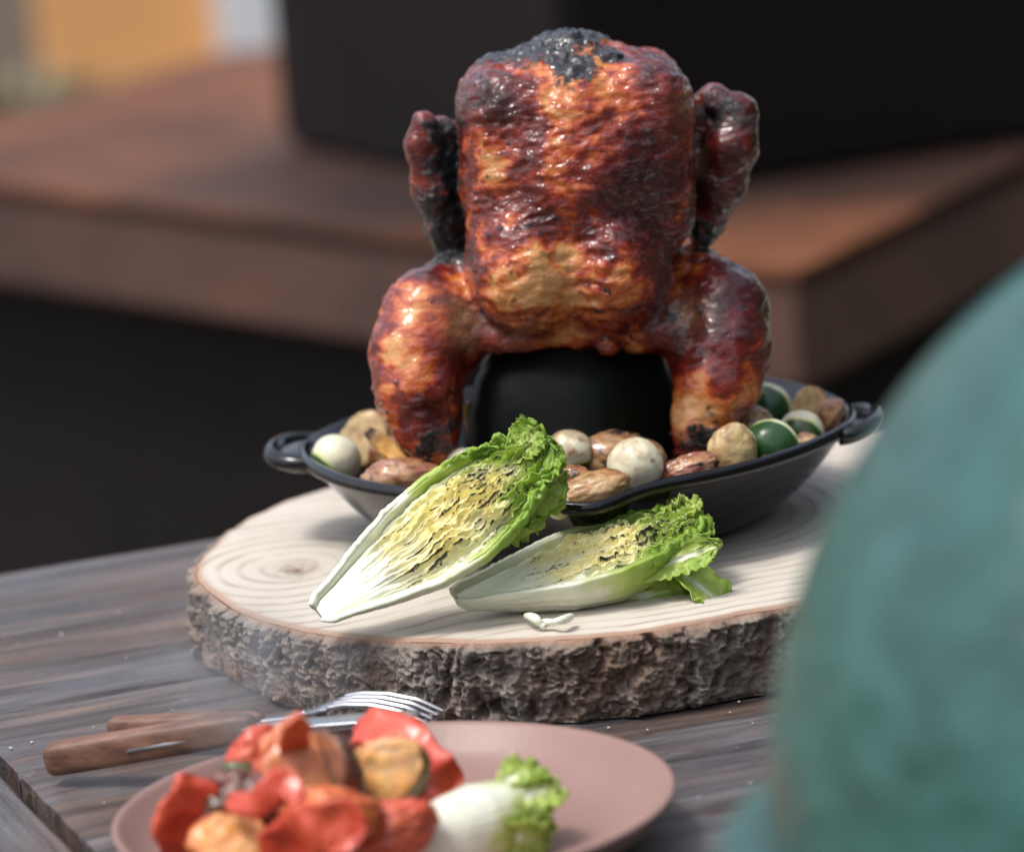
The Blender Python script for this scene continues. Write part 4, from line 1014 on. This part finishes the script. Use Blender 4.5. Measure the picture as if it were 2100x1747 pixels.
# small curled scrap lying in front of the second half
sc_ = tube('lettuce_scrap', spline([on_level(1078, 1262, SZ + 0.004), on_level(1098, 1268, SZ + 0.006), on_level(1112, 1282, SZ + 0.003), on_level(1120, 1276, SZ + 0.004), on_level(1150, 1272, SZ + 0.006), on_level(1172, 1264, SZ + 0.005)], 40),
           0.0012 + 0.0010 * np.abs(np.sin(np.linspace(0, 9, 40))), LET, None, 12)
for nm_ in ('yellow', 'green', 'char', 'toast'): sc_.data.attributes.new(nm_, 'FLOAT', 'POINT')
tag(sc_, 'pale curled lettuce scrap on the wood in front of the flat lettuce half', 'lettuce scrap')

# ------------------------------------------------------------------ plate, cutlery, stew
PX, PY = -0.097, -0.405
plate = empty('plate', (PX, PY, 0.0), 'round matt pinkish brown stoneware plate in the foreground', 'plate')
pm = M('pink_stoneware', Specular_IOR_Level=0.4)
pn_ = pm.noise(14, 4); pm.put('Base Color', pm.mix(pn_, (0.25, 0.147, 0.128), (0.31, 0.187, 0.165))); pm.put('Roughness', 0.42)
pm.bump(pm.noise(160, 3), 0.0002)
prof = [(0.0, 0.0005), (0.062, 0.0005), (0.066, 0.0006), (0.070, 0.003), (0.090, 0.006), (0.106, 0.013), (0.1165, 0.0215), (0.1195, 0.0238), (0.1212, 0.0248), (0.1218, 0.0240),
        (0.1218, 0.0240)]
outer = [(0.0, 0.0005), (0.060, 0.0005), (0.066, 0.0012), (0.086, 0.0025), (0.102, 0.0065), (0.1135, 0.0135), (0.1195, 0.0205), (0.1212, 0.0232), (0.1215, 0.0246), (0.1205, 0.0254), (0.1188, 0.0250)]
inner = [(0.1170, 0.0232), (0.110, 0.0152), (0.1015, 0.0098), (0.088, 0.0066), (0.070, 0.0056), (0.04, 0.0052), (0.0, 0.0052)]
lathe('plate_body', outer + inner, pm.m, plate, 160)
# sauce smear on the plate
smear = M('sauce_smear', Roughness=0.2); smear.put('Base Color', (0.20, 0.075, 0.04))
c0 = on_level(1185, 1602, 0.0062) - np.array([PX, PY, 0])
tube('sauce_smear', spline([c0 + np.array([-0.014, -0.004, -0.0004]), c0 + np.array([-0.004, 0.0, -0.0004]), c0 + np.array([0.004, 0.004, -0.0004]), c0 + np.array([0.008, 0.001, -0.0004])], 24), np.linspace(0.0005, 0.0016, 24), smear.m, plate, 8, 0.4)

# -- cutlery
steel = M('polished_steel', Metallic=1.0, Roughness=0.26); steel.put('Base Color', (0.55, 0.55, 0.57))
hw = M('handle_wood', Roughness=0.5)
hn = hw.noise(1.0, 5, 0.6, hw.co((14, 160, 160))); hw.put('Base Color', hw.ramp(hn, [(0.3, (0.10, 0.045, 0.028)), (0.55, (0.20, 0.095, 0.060)), (0.75, (0.30, 0.155, 0.10))]))
hw.bump(hn, 0.0006)
def handle_bar(A, B, w, t, parent, n=46):
    """flat wooden handle, chamfered at both ends; local coordinates equal world ones"""
    A, B = np.array(A), np.array(B); ax = (B - A) / np.linalg.norm(B - A)
    sd_ = np.cross(ax, (0, 0, 1)); sd_ /= np.linalg.norm(sd_); up = np.cross(sd_, ax)
    q = np.linspace(0, 1, n); wp = np.interp(q, [0, 0.015, 0.06, 0.5, 0.93, 1.0], [0.80, 0.97, 1.0, 0.98, 0.90, 0.62])
    a = np.linspace(0, 2 * np.pi, 24, endpoint=False)
    cx = np.sign(np.cos(a)) * np.abs(np.cos(a)) ** 0.55; cz = np.sign(np.sin(a)) * np.abs(np.sin(a)) ** 0.55
    P = A + (B - A) * q[:, None, None] + sd_ * (wp[:, None] * cx * w)[..., None] + up * (wp[:, None] * cz * t)[..., None]
    return P - np.array(parent.location)
def steel_inlay(parent, A, B, w, t, side, ax_off=0.0):
    pass
fk = empty('fork', on_level(380, 1490, 0.0), 'steel fork with a wooden handle, tines resting on the far plate rim', 'fork')
f0, f1 = np.array([-0.234, -0.194, 0.0090]), np.array([-0.161, -0.230, 0.0160])
o_ = grid('handle', handle_bar(f0, f1, 0.0062, 0.0058, fk), hw.m, fk, cv=True, caps=True, flip=True)
L0 = np.array(fk.location)
ne = np.array([-0.146, -0.239, 0.0195]); hd0 = np.array([-0.139, -0.2425, 0.0225])
tube('neck', spline([f1 - (f1 - f0) * 0.10, f1 + (ne - f1) * 0.3, ne, hd0], 30) - L0, [0.0024] * 30, steel.m, fk, 12, 0.7)
ax = np.array([0.90, -0.43, 0]); ax /= np.linalg.norm(ax); sdv = np.array([-ax[1], ax[0], 0]) * -1.0
q = np.linspace(0, 1, 26)[:, None]
pathx = np.array([0, 0.012, 0.025, 0.039, 0.054, 0.067]); pathz = np.array([0.0225, 0.0272, 0.0300, 0.0304, 0.0282, 0.0232])
def headpt(s): return hd0 + ax * np.interp(s, np.linspace(0, 1, 6), pathx)[..., None] * np.ones(3) + np.array([0, 0, 1.0]) * (np.interp(s, np.linspace(0, 1, 6), pathz) - 0.0225)[..., None]
ss = np.linspace(0, 0.30, 16); ws = np.interp(ss, [0, 0.10, 0.2, 0.30], [0.0028, 0.0075, 0.0105, 0.0110]); cr = np.linspace(-1, 1, 13)
hp = headpt(ss)[:, None] + sdv * (ws[:, None] * cr)[..., None]; hp[..., 2] += 0.0010 * (1 - cr ** 2)
under_ = hp[:, ::-1].copy(); under_[..., 2] -= 0.0014
grid('head', np.concatenate([hp, under_], 1) - L0, steel.m, fk, cv=True, caps=True, flip=True)
for k in range(4):
    s_ = np.linspace(0.27, 1.0, 22); offk = (k - 1.5) * 0.0062
    pk = headpt(s_) + sdv * offk
    tube('tine', spline(pk, 40) - L0, np.interp(np.linspace(0, 1, 40), [0, 0.75, 1], [0.0020, 0.0016, 0.0007]), steel.m, fk, 10, 0.75)
kn = empty('knife', on_level(300, 1555, 0.0), 'table knife with a wooden handle and thin steel inlay, blade under the stew', 'knife')
k0, k1_ = np.array([-0.2600, -0.244, 0.0105]), np.array([-0.162, -0.276, 0.0275])
L0 = np.array(kn.location)
kh = grid('handle', handle_bar(k0, k1_, 0.0072, 0.0078, kn), hw.m, kn, cv=True, caps=True, flip=True)
axk = (k1_ - k0) / np.linalg.norm(k1_ - k0)
sdk = np.cross(axk, (0, 0, 1)); sdk /= np.linalg.norm(sdk)
tang_ = tube('tang', np.array([k0 + axk * 0.043 + sdk * 0.0069 - np.array([0, 0, 0.0006]), k1_ + axk * 0.004 + sdk * 0.004]) - L0, [0.0011, 0.0015], steel.m, kh, 8, 1.0)
bl0, bl1 = k1_ - axk * 0.006, np.array([-0.085, -0.297, 0.0330])
qb = np.linspace(0, 1, 24)[:, None]; wb = np.interp(qb[:, 0], [0, 0.08, 0.7, 0.95, 1], [0.004, 0.0075, 0.0085, 0.005, 0.001])
ab = (bl1 - bl0) / np.linalg.norm(bl1 - bl0); sb = np.cross(ab, (0, 0, 1)); sb /= np.linalg.norm(sb); ub = np.cross(sb, ab)
a = np.linspace(0, 2 * np.pi, 12, endpoint=False)
grid('blade', bl0 + (bl1 - bl0) * qb[:, :, None] + sb * (wb[:, None] * np.cos(a))[..., None] + ub * (0.0009 * np.ones_like(wb)[:, None] * np.sin(a))[..., None] - L0, steel.m, kn, cv=True, caps=True, flip=True)

# -- stewed vegetables on the plate
def veg_mat(name, skin_a, skin_b, fl_a, fl_b, sss=0.2):
    m = M(name, Roughness=0.40, Coat_Weight=0.4, Coat_Roughness=0.2, Subsurface_Weight=sss * 0.4, Subsurface_Scale=0.006)
    m.put('Subsurface Radius', (1.0, 0.35, 0.15))
    n = m.noise(70, 4, 0.6); n2 = m.noise(26, 3)
    c = m.mix(m.ramp(n2, [(0.38, 0.0), (0.62, 1.0)]), skin_a, skin_b)
    c = m.mix(m.attr('flesh'), c, m.mix(m.ramp(n, [(0.35, 0.0), (0.65, 1.0)]), fl_a, fl_b))
    c = m.mix(m.math('MULTIPLY', m.attr('char'), 0.9), c, (0.05, 0.012, 0.008))
    c = m.mix(m.math('MULTIPLY', m.attr('red'), 0.8), c, (0.52, 0.060, 0.030))
    m.put('Base Color', c); m.bump(n, 0.0014); return m.m
REDP = veg_mat('stewed_red_pepper', (0.55, 0.022, 0.014), (0.64, 0.075, 0.030), (0.66, 0.16, 0.06), (0.64, 0.20, 0.05))
TOMA = veg_mat('stewed_tomato', (0.58, 0.060, 0.030), (0.68, 0.17, 0.07), (0.66, 0.24, 0.12), (0.64, 0.28, 0.05))
ZUCC = veg_mat('stewed_courgette', (0.055, 0.075, 0.018), (0.10, 0.09, 0.03), (0.78, 0.30, 0.05), (0.84, 0.50, 0.14))
AUBE = veg_mat('stewed_aubergine', (0.055, 0.028, 0.020), (0.09, 0.05, 0.03), (0.34, 0.13, 0.06), (0.48, 0.20, 0.08))
ORNG = veg_mat('stewed_squash', (0.60, 0.11, 0.02), (0.70, 0.28, 0.05), (0.72, 0.34, 0.07), (0.78, 0.50, 0.18))
def chunk(px, py, z, r, rot, label, mat, name, cat, cut=None, off=0.3, seed=0, wr=0.08, red=0.2, char=0.0, flesh=0.0):
    p = on_level(px, py, z)
    return potato(px, py, p[1], r[0] * 0.92, r[1] * 0.92, r[2] * 0.92, rot, label, char, red, flesh, cut, off, seed, wr * 1.25 + 0.02, name, cat, 'stewed vegetables on the plate', mat)
def pstrip(pts, w, t, label, mat, seed, up=(0, -1, 0.4)):
    P = [on_level(a, b, z) for a, b, z in pts]
    o = strip(P, w, t, label, lambda q: 0 * q - 0.3, 'stewed_pepper', mat, 'pepper', up, 'stewed vegetables on the plate', seed)
    n = len(o.data.vertices)
    for k, v in (('flesh', 0.15), ('red', 0.25)):
        at = o.data.attributes.new(k, 'FLOAT', 'POINT'); at.data.foreach_set('value', np.full(n, v, np.float32))
    return o
chunk(600, 1605, 0.046, (78, 70, 100), (0.2, 0.1, 0.4), 'big pinkish red stewed tomato piece at the top of the heap', TOMA, 'stewed_tomato', 'tomato', (0.1, -0.8, 0.5), 0.6, 40, 0.14, 0.1)
pstrip([(585, 1580, 0.050), (598, 1530, 0.062), (606, 1492, 0.074), (612, 1462, 0.082)], 0.0070, 0.0035, 'upright pale red tomato shred standing highest on the heap', TOMA, 41, (0.3, -1, 0))
chunk(545, 1560, 0.044, (62, 50, 62), (0.1, 0.5, 0.2), 'pale red tomato piece on the back left of the heap', TOMA, 'stewed_tomato', 'tomato', None, 0.3, 42, 0.14, 0.15)
chunk(668, 1595, 0.048, (66, 50, 92), (0.1, -0.35, 0.1), 'brownish orange aubergine wedge with a dark skin edge in the middle of the heap', AUBE, 'stewed_aubergine', 'aubergine', (-0.65, -0.7, 0.2), 0.12, 43, 0.06, 0.1)
chunk(790, 1588, 0.044, (84, 54, 66), (0.1, -0.25, 0.2), 'orange courgette chunk with a thin dark green skin edge, right of the heap', ZUCC, 'stewed_courgette', 'courgette', (-0.20, -0.85, 0.48), 0.20, 44, 0.05, 0.12)
pstrip([(738, 1530, 0.034), (752, 1505, 0.042), (790, 1505, 0.044), (840, 1535, 0.040), (885, 1580, 0.032), (925, 1625, 0.022)], 0.0115, 0.0042, 'long bright red pepper strip curving behind the orange courgette chunk', REDP, 45, (0.1, -0.7, 0.7))
pstrip([(352, 1760, 0.020), (362, 1700, 0.034), (380, 1640, 0.046), (388, 1590, 0.056)], 0.0125, 0.0060, 'pinkish red folded pepper standing at the left end of the heap', REDP, 46, (0.5, -1, 0.1))
pstrip([(415, 1730, 0.026), (425, 1680, 0.034), (425, 1640, 0.040)], 0.0095, 0.0060, 'light orange pepper fold beside the left red pepper', ORNG, 47, (0.4, -1, 0.1))
chunk(498, 1592, 0.044, (44, 20, 26), (0.2, 0.35, 0.0), 'olive green courgette skin piece at the back left of the heap', ZUCC, 'stewed_courgette', 'courgette', None, 0.3, 48, 0.05, 0.0)
chunk(520, 1660, 0.038, (90, 50, 64), (0.1, 0.15, 0.1), 'dark brown aubergine piece with red edges in the front middle of the heap', AUBE, 'stewed_aubergine', 'aubergine', None, 0.3, 49, 0.20, 0.15, 0.25)
pstrip([(470, 1640, 0.050), (520, 1650, 0.050), (560, 1622, 0.056), (590, 1605, 0.058), (612, 1650, 0.052)], 0.0060, 0.0035, 'thin red pepper curl draped over the dark aubergine piece', REDP, 50)
chunk(476, 1735, 0.030, (76, 56, 62), (0.1, 0.2, 0.2), 'yellow orange squash chunk at the bottom left of the heap', ORNG, 'stewed_squash', 'squash', (0.1, -0.7, 0.7), 0.5, 51, 0.07, 0.25)
pstrip([(560, 1790, 0.020), (590, 1735, 0.032), (640, 1700, 0.042), (700, 1695, 0.044), (740, 1720, 0.040)], 0.0130, 0.0048, 'glossy bright red pepper at the bottom edge in the middle of the heap', REDP, 52, (0, -1, 0.2))
chunk(680, 1672, 0.044, (82, 46, 46), (0.1, 0.15, 0.2), 'orange red pepper piece folded over in the front middle of the heap', ORNG, 'stewed_pepper', 'pepper', None, 0.3, 53, 0.16, 0.55)
chunk(800, 1705, 0.030, (86, 58, 52), (0.0, -0.2, 0.3), 'orange red tomato piece beside the stem of the small lettuce half', TOMA, 'stewed_tomato', 'tomato', None, 0.3, 54, 0.12, 0.5)
chunk(690, 1740, 0.024, (66, 56, 40), (0.0, 0.2, 0.3), 'deep red pepper piece in shade at the bottom of the heap', REDP, 'stewed_pepper', 'pepper', None, 0.3, 55, 0.10, 0.4, 0.1)
pstrip([(800, 1650, 0.026), (845, 1640, 0.030), (880, 1660, 0.026), (890, 1690, 0.02)], 0.0085, 0.0045, 'small red pepper piece between courgette chunk and small lettuce half', REDP, 56)
S3, T3 = on_level(792, 1742, 0.0205), on_level(1112, 1636, 0.0225)
l3, L3 = lettuce_half(S3, T3, TOC * -0.62 - _U * 0.62 + _R * 0.0, 0.0150, 0.0135, 'small lettuce half lying on the pink plate with its white outer side up', 3, bend=0.02, grilled=0.3, nu=160, nw=80)
tips(l3, L3, 0.0150, 60, [
    (0.72, 0.3, -0.012, (1, 0.15, -0.05), (0, 0.2, -1), 0.024, 0.010, (0.20, 0.70), dict(ruf=0.0023, curl=-0.1, freq=4)),
    (0.74, -0.3, -0.012, (1, -0.15, -0.05), (0, -0.2, -1), 0.023, 0.010, (0.25, 0.75), dict(ruf=0.0023, curl=-0.2, freq=4)),
    (0.60, 0.75, -0.006, (0.9, 0.40, 0.1), (0, 0.9, -0.5), 0.026, 0.008, (0.15, 0.6), dict(ruf=0.0023, curl=-0.1, freq=5)),
    (0.50, 0.85, -0.004, (0.9, 0.35, 0.1), (0, 0.9, -0.3), 0.030, 0.009, (0.2, 0.65), dict(ruf=0.0020, curl=0.0, freq=6)),
    (0.78, 0.0, -0.006, (1, 0.0, 0.1), (0, 0.0, -1), 0.022, 0.010, (0.35, 0.8), dict(ruf=0.0023, curl=0.1, freq=4)),
])
# pan juices: a thin dark sauce lying on the pan floor
jm = M('pan_juice', Roughness=0.12); jm.put('Base Color', jm.mix(jm.noise(40, 4), (0.025, 0.010, 0.006), (0.06, 0.022, 0.010))); jm.bump(jm.noise(50, 3), 0.001)
ths = np.linspace(0, 2 * np.pi, 120, endpoint=False); rr_ = np.linspace(0, 1, 12)[:, None] * (0.1035 + 0.002 * np.sin(ths * 7)[None])
jz = 0.0115 + 0.0006 * fbm(np.stack([rr_ * np.cos(ths) * 60, rr_ * np.sin(ths) * 60, 0 * rr_ + 3], -1), 3)
tag(grid('pan_juices', np.stack([rr_ * np.cos(ths), rr_ * np.sin(ths), jz], -1), jm.m, pan, cv=True, flip=False), kind='stuff')

# ------------------------------------------------------------------ green ceramic grill in the foreground
KX, KY = 0.2485, -0.8817
kam = empty('kamado_grill', (KX, KY, GZ), 'big green glazed ceramic grill, very close and out of focus at the right edge', 'ceramic grill')
km = M('green_glaze', Specular_IOR_Level=0.5, Coat_Weight=0.45, Coat_Roughness=0.20, Coat_IOR=1.5)
kn1 = km.noise(40, 4, 0.55); kn2 = km.noise(7, 4)
km.put('Base Color', km.mix(km.ramp(kn1, [(0.35, 0.0), (0.65, 1.0)]), (0.007, 0.058, 0.048), (0.018, 0.104, 0.088)))
km.put('Roughness', km.ramp(kn2, [(0.3, 0.34), (0.7, 0.5)]))
kb = km.bump(km.math('ADD', km.noise(48, 2, 0.5), km.math('MULTIPLY', kn2, 0.4)), 0.006, 0.8); km.t.links.new(kb, km.b.inputs['Coat Normal'])
K0 = -GZ
def arc(R, zc, a0, a1, n): return [(R * math.cos(t), zc + R * math.sin(t)) for t in np.linspace(a0, a1, n)]
zc = 0.1455; RS = 0.2091 / 0.237                   # centre height and size of the domed lid
lid = [(0.222, -0.006), (0.2365, -0.006), (0.2372, 0.002)] + arc(0.2370, 0.0, 0.03, 1.32, 40) + [(0.045, 0.245), (0.0, 0.247)]
lid = [(r * RS, zc + z * RS) for r, z in lid]
klid = lathe('lid', [(r, z - GZ) for r, z in lid], km.m, kam, 128)
ringp = [(r * RS, zc + z * RS) for r, z in [(0.223, -0.030), (0.252, -0.030), (0.2585, -0.026), (0.2600, -0.018), (0.2570, -0.011), (0.246, -0.0085), (0.223, -0.0085)]]
lathe('base_rim', [(r, z - GZ) for r, z in ringp], km.m, kam, 128)
basep = [(0.0, -0.36), (0.09, -0.36), (0.11, -0.35), (0.155, -0.27), (0.185, -0.16), (0.197, -0.02), (0.197, zc - 0.0305 * RS)]
lathe('base', [(r, z - GZ) for r, z in basep], km.m, kam, 96)
dk = plain('cast_iron', (0.02, 0.02, 0.02), 0.6, bump=0.001)
lathe('vent_cap', [(r, zc + z - 0.029) for r, z in [(0.0, 0.248), (0.042, 0.248), (0.042, 0.275), (0.050, 0.277), (0.050, 0.286), (0.03, 0.292), (0.0, 0.292)]], dk, klid, 48).location = (0, 0, -GZ)
lathe('stand_ring', [(0.150, -0.315), (0.158, -0.315), (0.158, -0.285), (0.150, -0.285), (0.150, -0.315)], dk, kam, 64).location = (0, 0, -GZ)
for k in range(4):
    a_ = math.pi / 4 + k * math.pi / 2; c_, s_ = math.cos(a_), math.sin(a_)
    tube('stand_leg', [(0.155 * c_, 0.155 * s_, 0.46), (0.175 * c_, 0.175 * s_, 0.25), (0.19 * c_, 0.19 * s_, 0.0)], [0.012] * 3, dk, kam, 12)

# ------------------------------------------------------------------ flecks of salt and crumbs on the boards
cr_m = plain('crumb', (0.55, 0.52, 0.48), 0.8)
Vc, Fc = [], []
for k in range(110):
    u, v = random.uniform(-0.33, 0.3), random.uniform(-0.35, 0.20)
    p = TU * u + TV * v
    if np.hypot(p[0] - PX, p[1] - PY) < 0.13 or np.hypot(p[0] - 0.02, p[1]) < 0.18: continue
    s_ = random.choice([0.0004, 0.0005, 0.0007, 0.0011]); o_ = rng.normal(size=(8, 3)) * s_ * np.array([1, 1, 0.4])
    i0 = len(Vc)
    for d in ((1, 0, 0), (0, 1, 0), (-1, 0, 0), (0, -1, 0), (0, 0, 0.5), (0, 0, -0.3)):
        Vc.append(p + np.array(d) * s_ * random.uniform(0.6, 1.6) + np.array([0, 0, 0.0001]))
    for a in range(4): Fc += [(i0 + a, i0 + (a + 1) % 4, i0 + 4), (i0 + (a + 1) % 4, i0 + a, i0 + 5)]
tag(link_mesh('crumbs', raw_mesh('crumbs', np.array(Vc), Fc, smooth=False), cr_m), 'pale salt flecks and crumbs scattered over the table boards', kind='stuff')

# ------------------------------------------------------------------ steam rising from the hot stew
stm = bpy.data.materials.new('steam'); stm.use_nodes = True; nt = stm.node_tree
for n in list(nt.nodes): nt.nodes.remove(n)
out = nt.nodes.new('ShaderNodeOutputMaterial'); pv = nt.nodes.new('ShaderNodeVolumePrincipled')
pv.inputs['Color'].default_value = (0.95, 0.96, 1.0, 1); pv.inputs['Anisotropy'].default_value = 0.3
tc = nt.nodes.new('ShaderNodeTexCoord'); ln = nt.nodes.new('ShaderNodeVectorMath'); ln.operation = 'LENGTH'
nt.links.new(tc.outputs['Object'], ln.inputs[0])
fall = nt.nodes.new('ShaderNodeMapRange'); fall.interpolation_type = 'SMOOTHSTEP'
for k, v in (('From Min', 1.0), ('From Max', 0.15), ('To Min', 0.0), ('To Max', 1.0)): fall.inputs[k].default_value = v
nt.links.new(ln.outputs['Value'], fall.inputs['Value'])
nz = nt.nodes.new('ShaderNodeTexNoise'); nz.inputs['Scale'].default_value = 2.2; nz.inputs['Detail'].default_value = 3; nz.inputs['Distortion'].default_value = 0.8
nt.links.new(tc.outputs['Object'], nz.inputs['Vector'])
nr = nt.nodes.new('ShaderNodeMapRange')
for k, v in (('From Min', 0.42), ('From Max', 0.72), ('To Min', 0.0), ('To Max', 1.0)): nr.inputs[k].default_value = v
nt.links.new(nz.outputs['Fac'], nr.inputs['Value'])
mu = nt.nodes.new('ShaderNodeMath'); mu.operation = 'MULTIPLY'; nt.links.new(fall.outputs[0], mu.inputs[0]); nt.links.new(nr.outputs[0], mu.inputs[1])
mu2 = nt.nodes.new('ShaderNodeMath'); mu2.operation = 'MULTIPLY'; nt.links.new(mu.outputs[0], mu2.inputs[0]); mu2.inputs[1].default_value = 26.0
nt.links.new(mu2.outputs[0], pv.inputs['Density']); nt.links.new(pv.outputs[0], out.inputs['Volume'])
so = grid('steam', SD, stm, None, cv=True, caps=True); so.location = (-0.158, -0.32, 0.066); so.scale = (0.062, 0.055, 0.056)
tag(so, 'thin white steam rising from the stewed vegetables', kind='stuff')
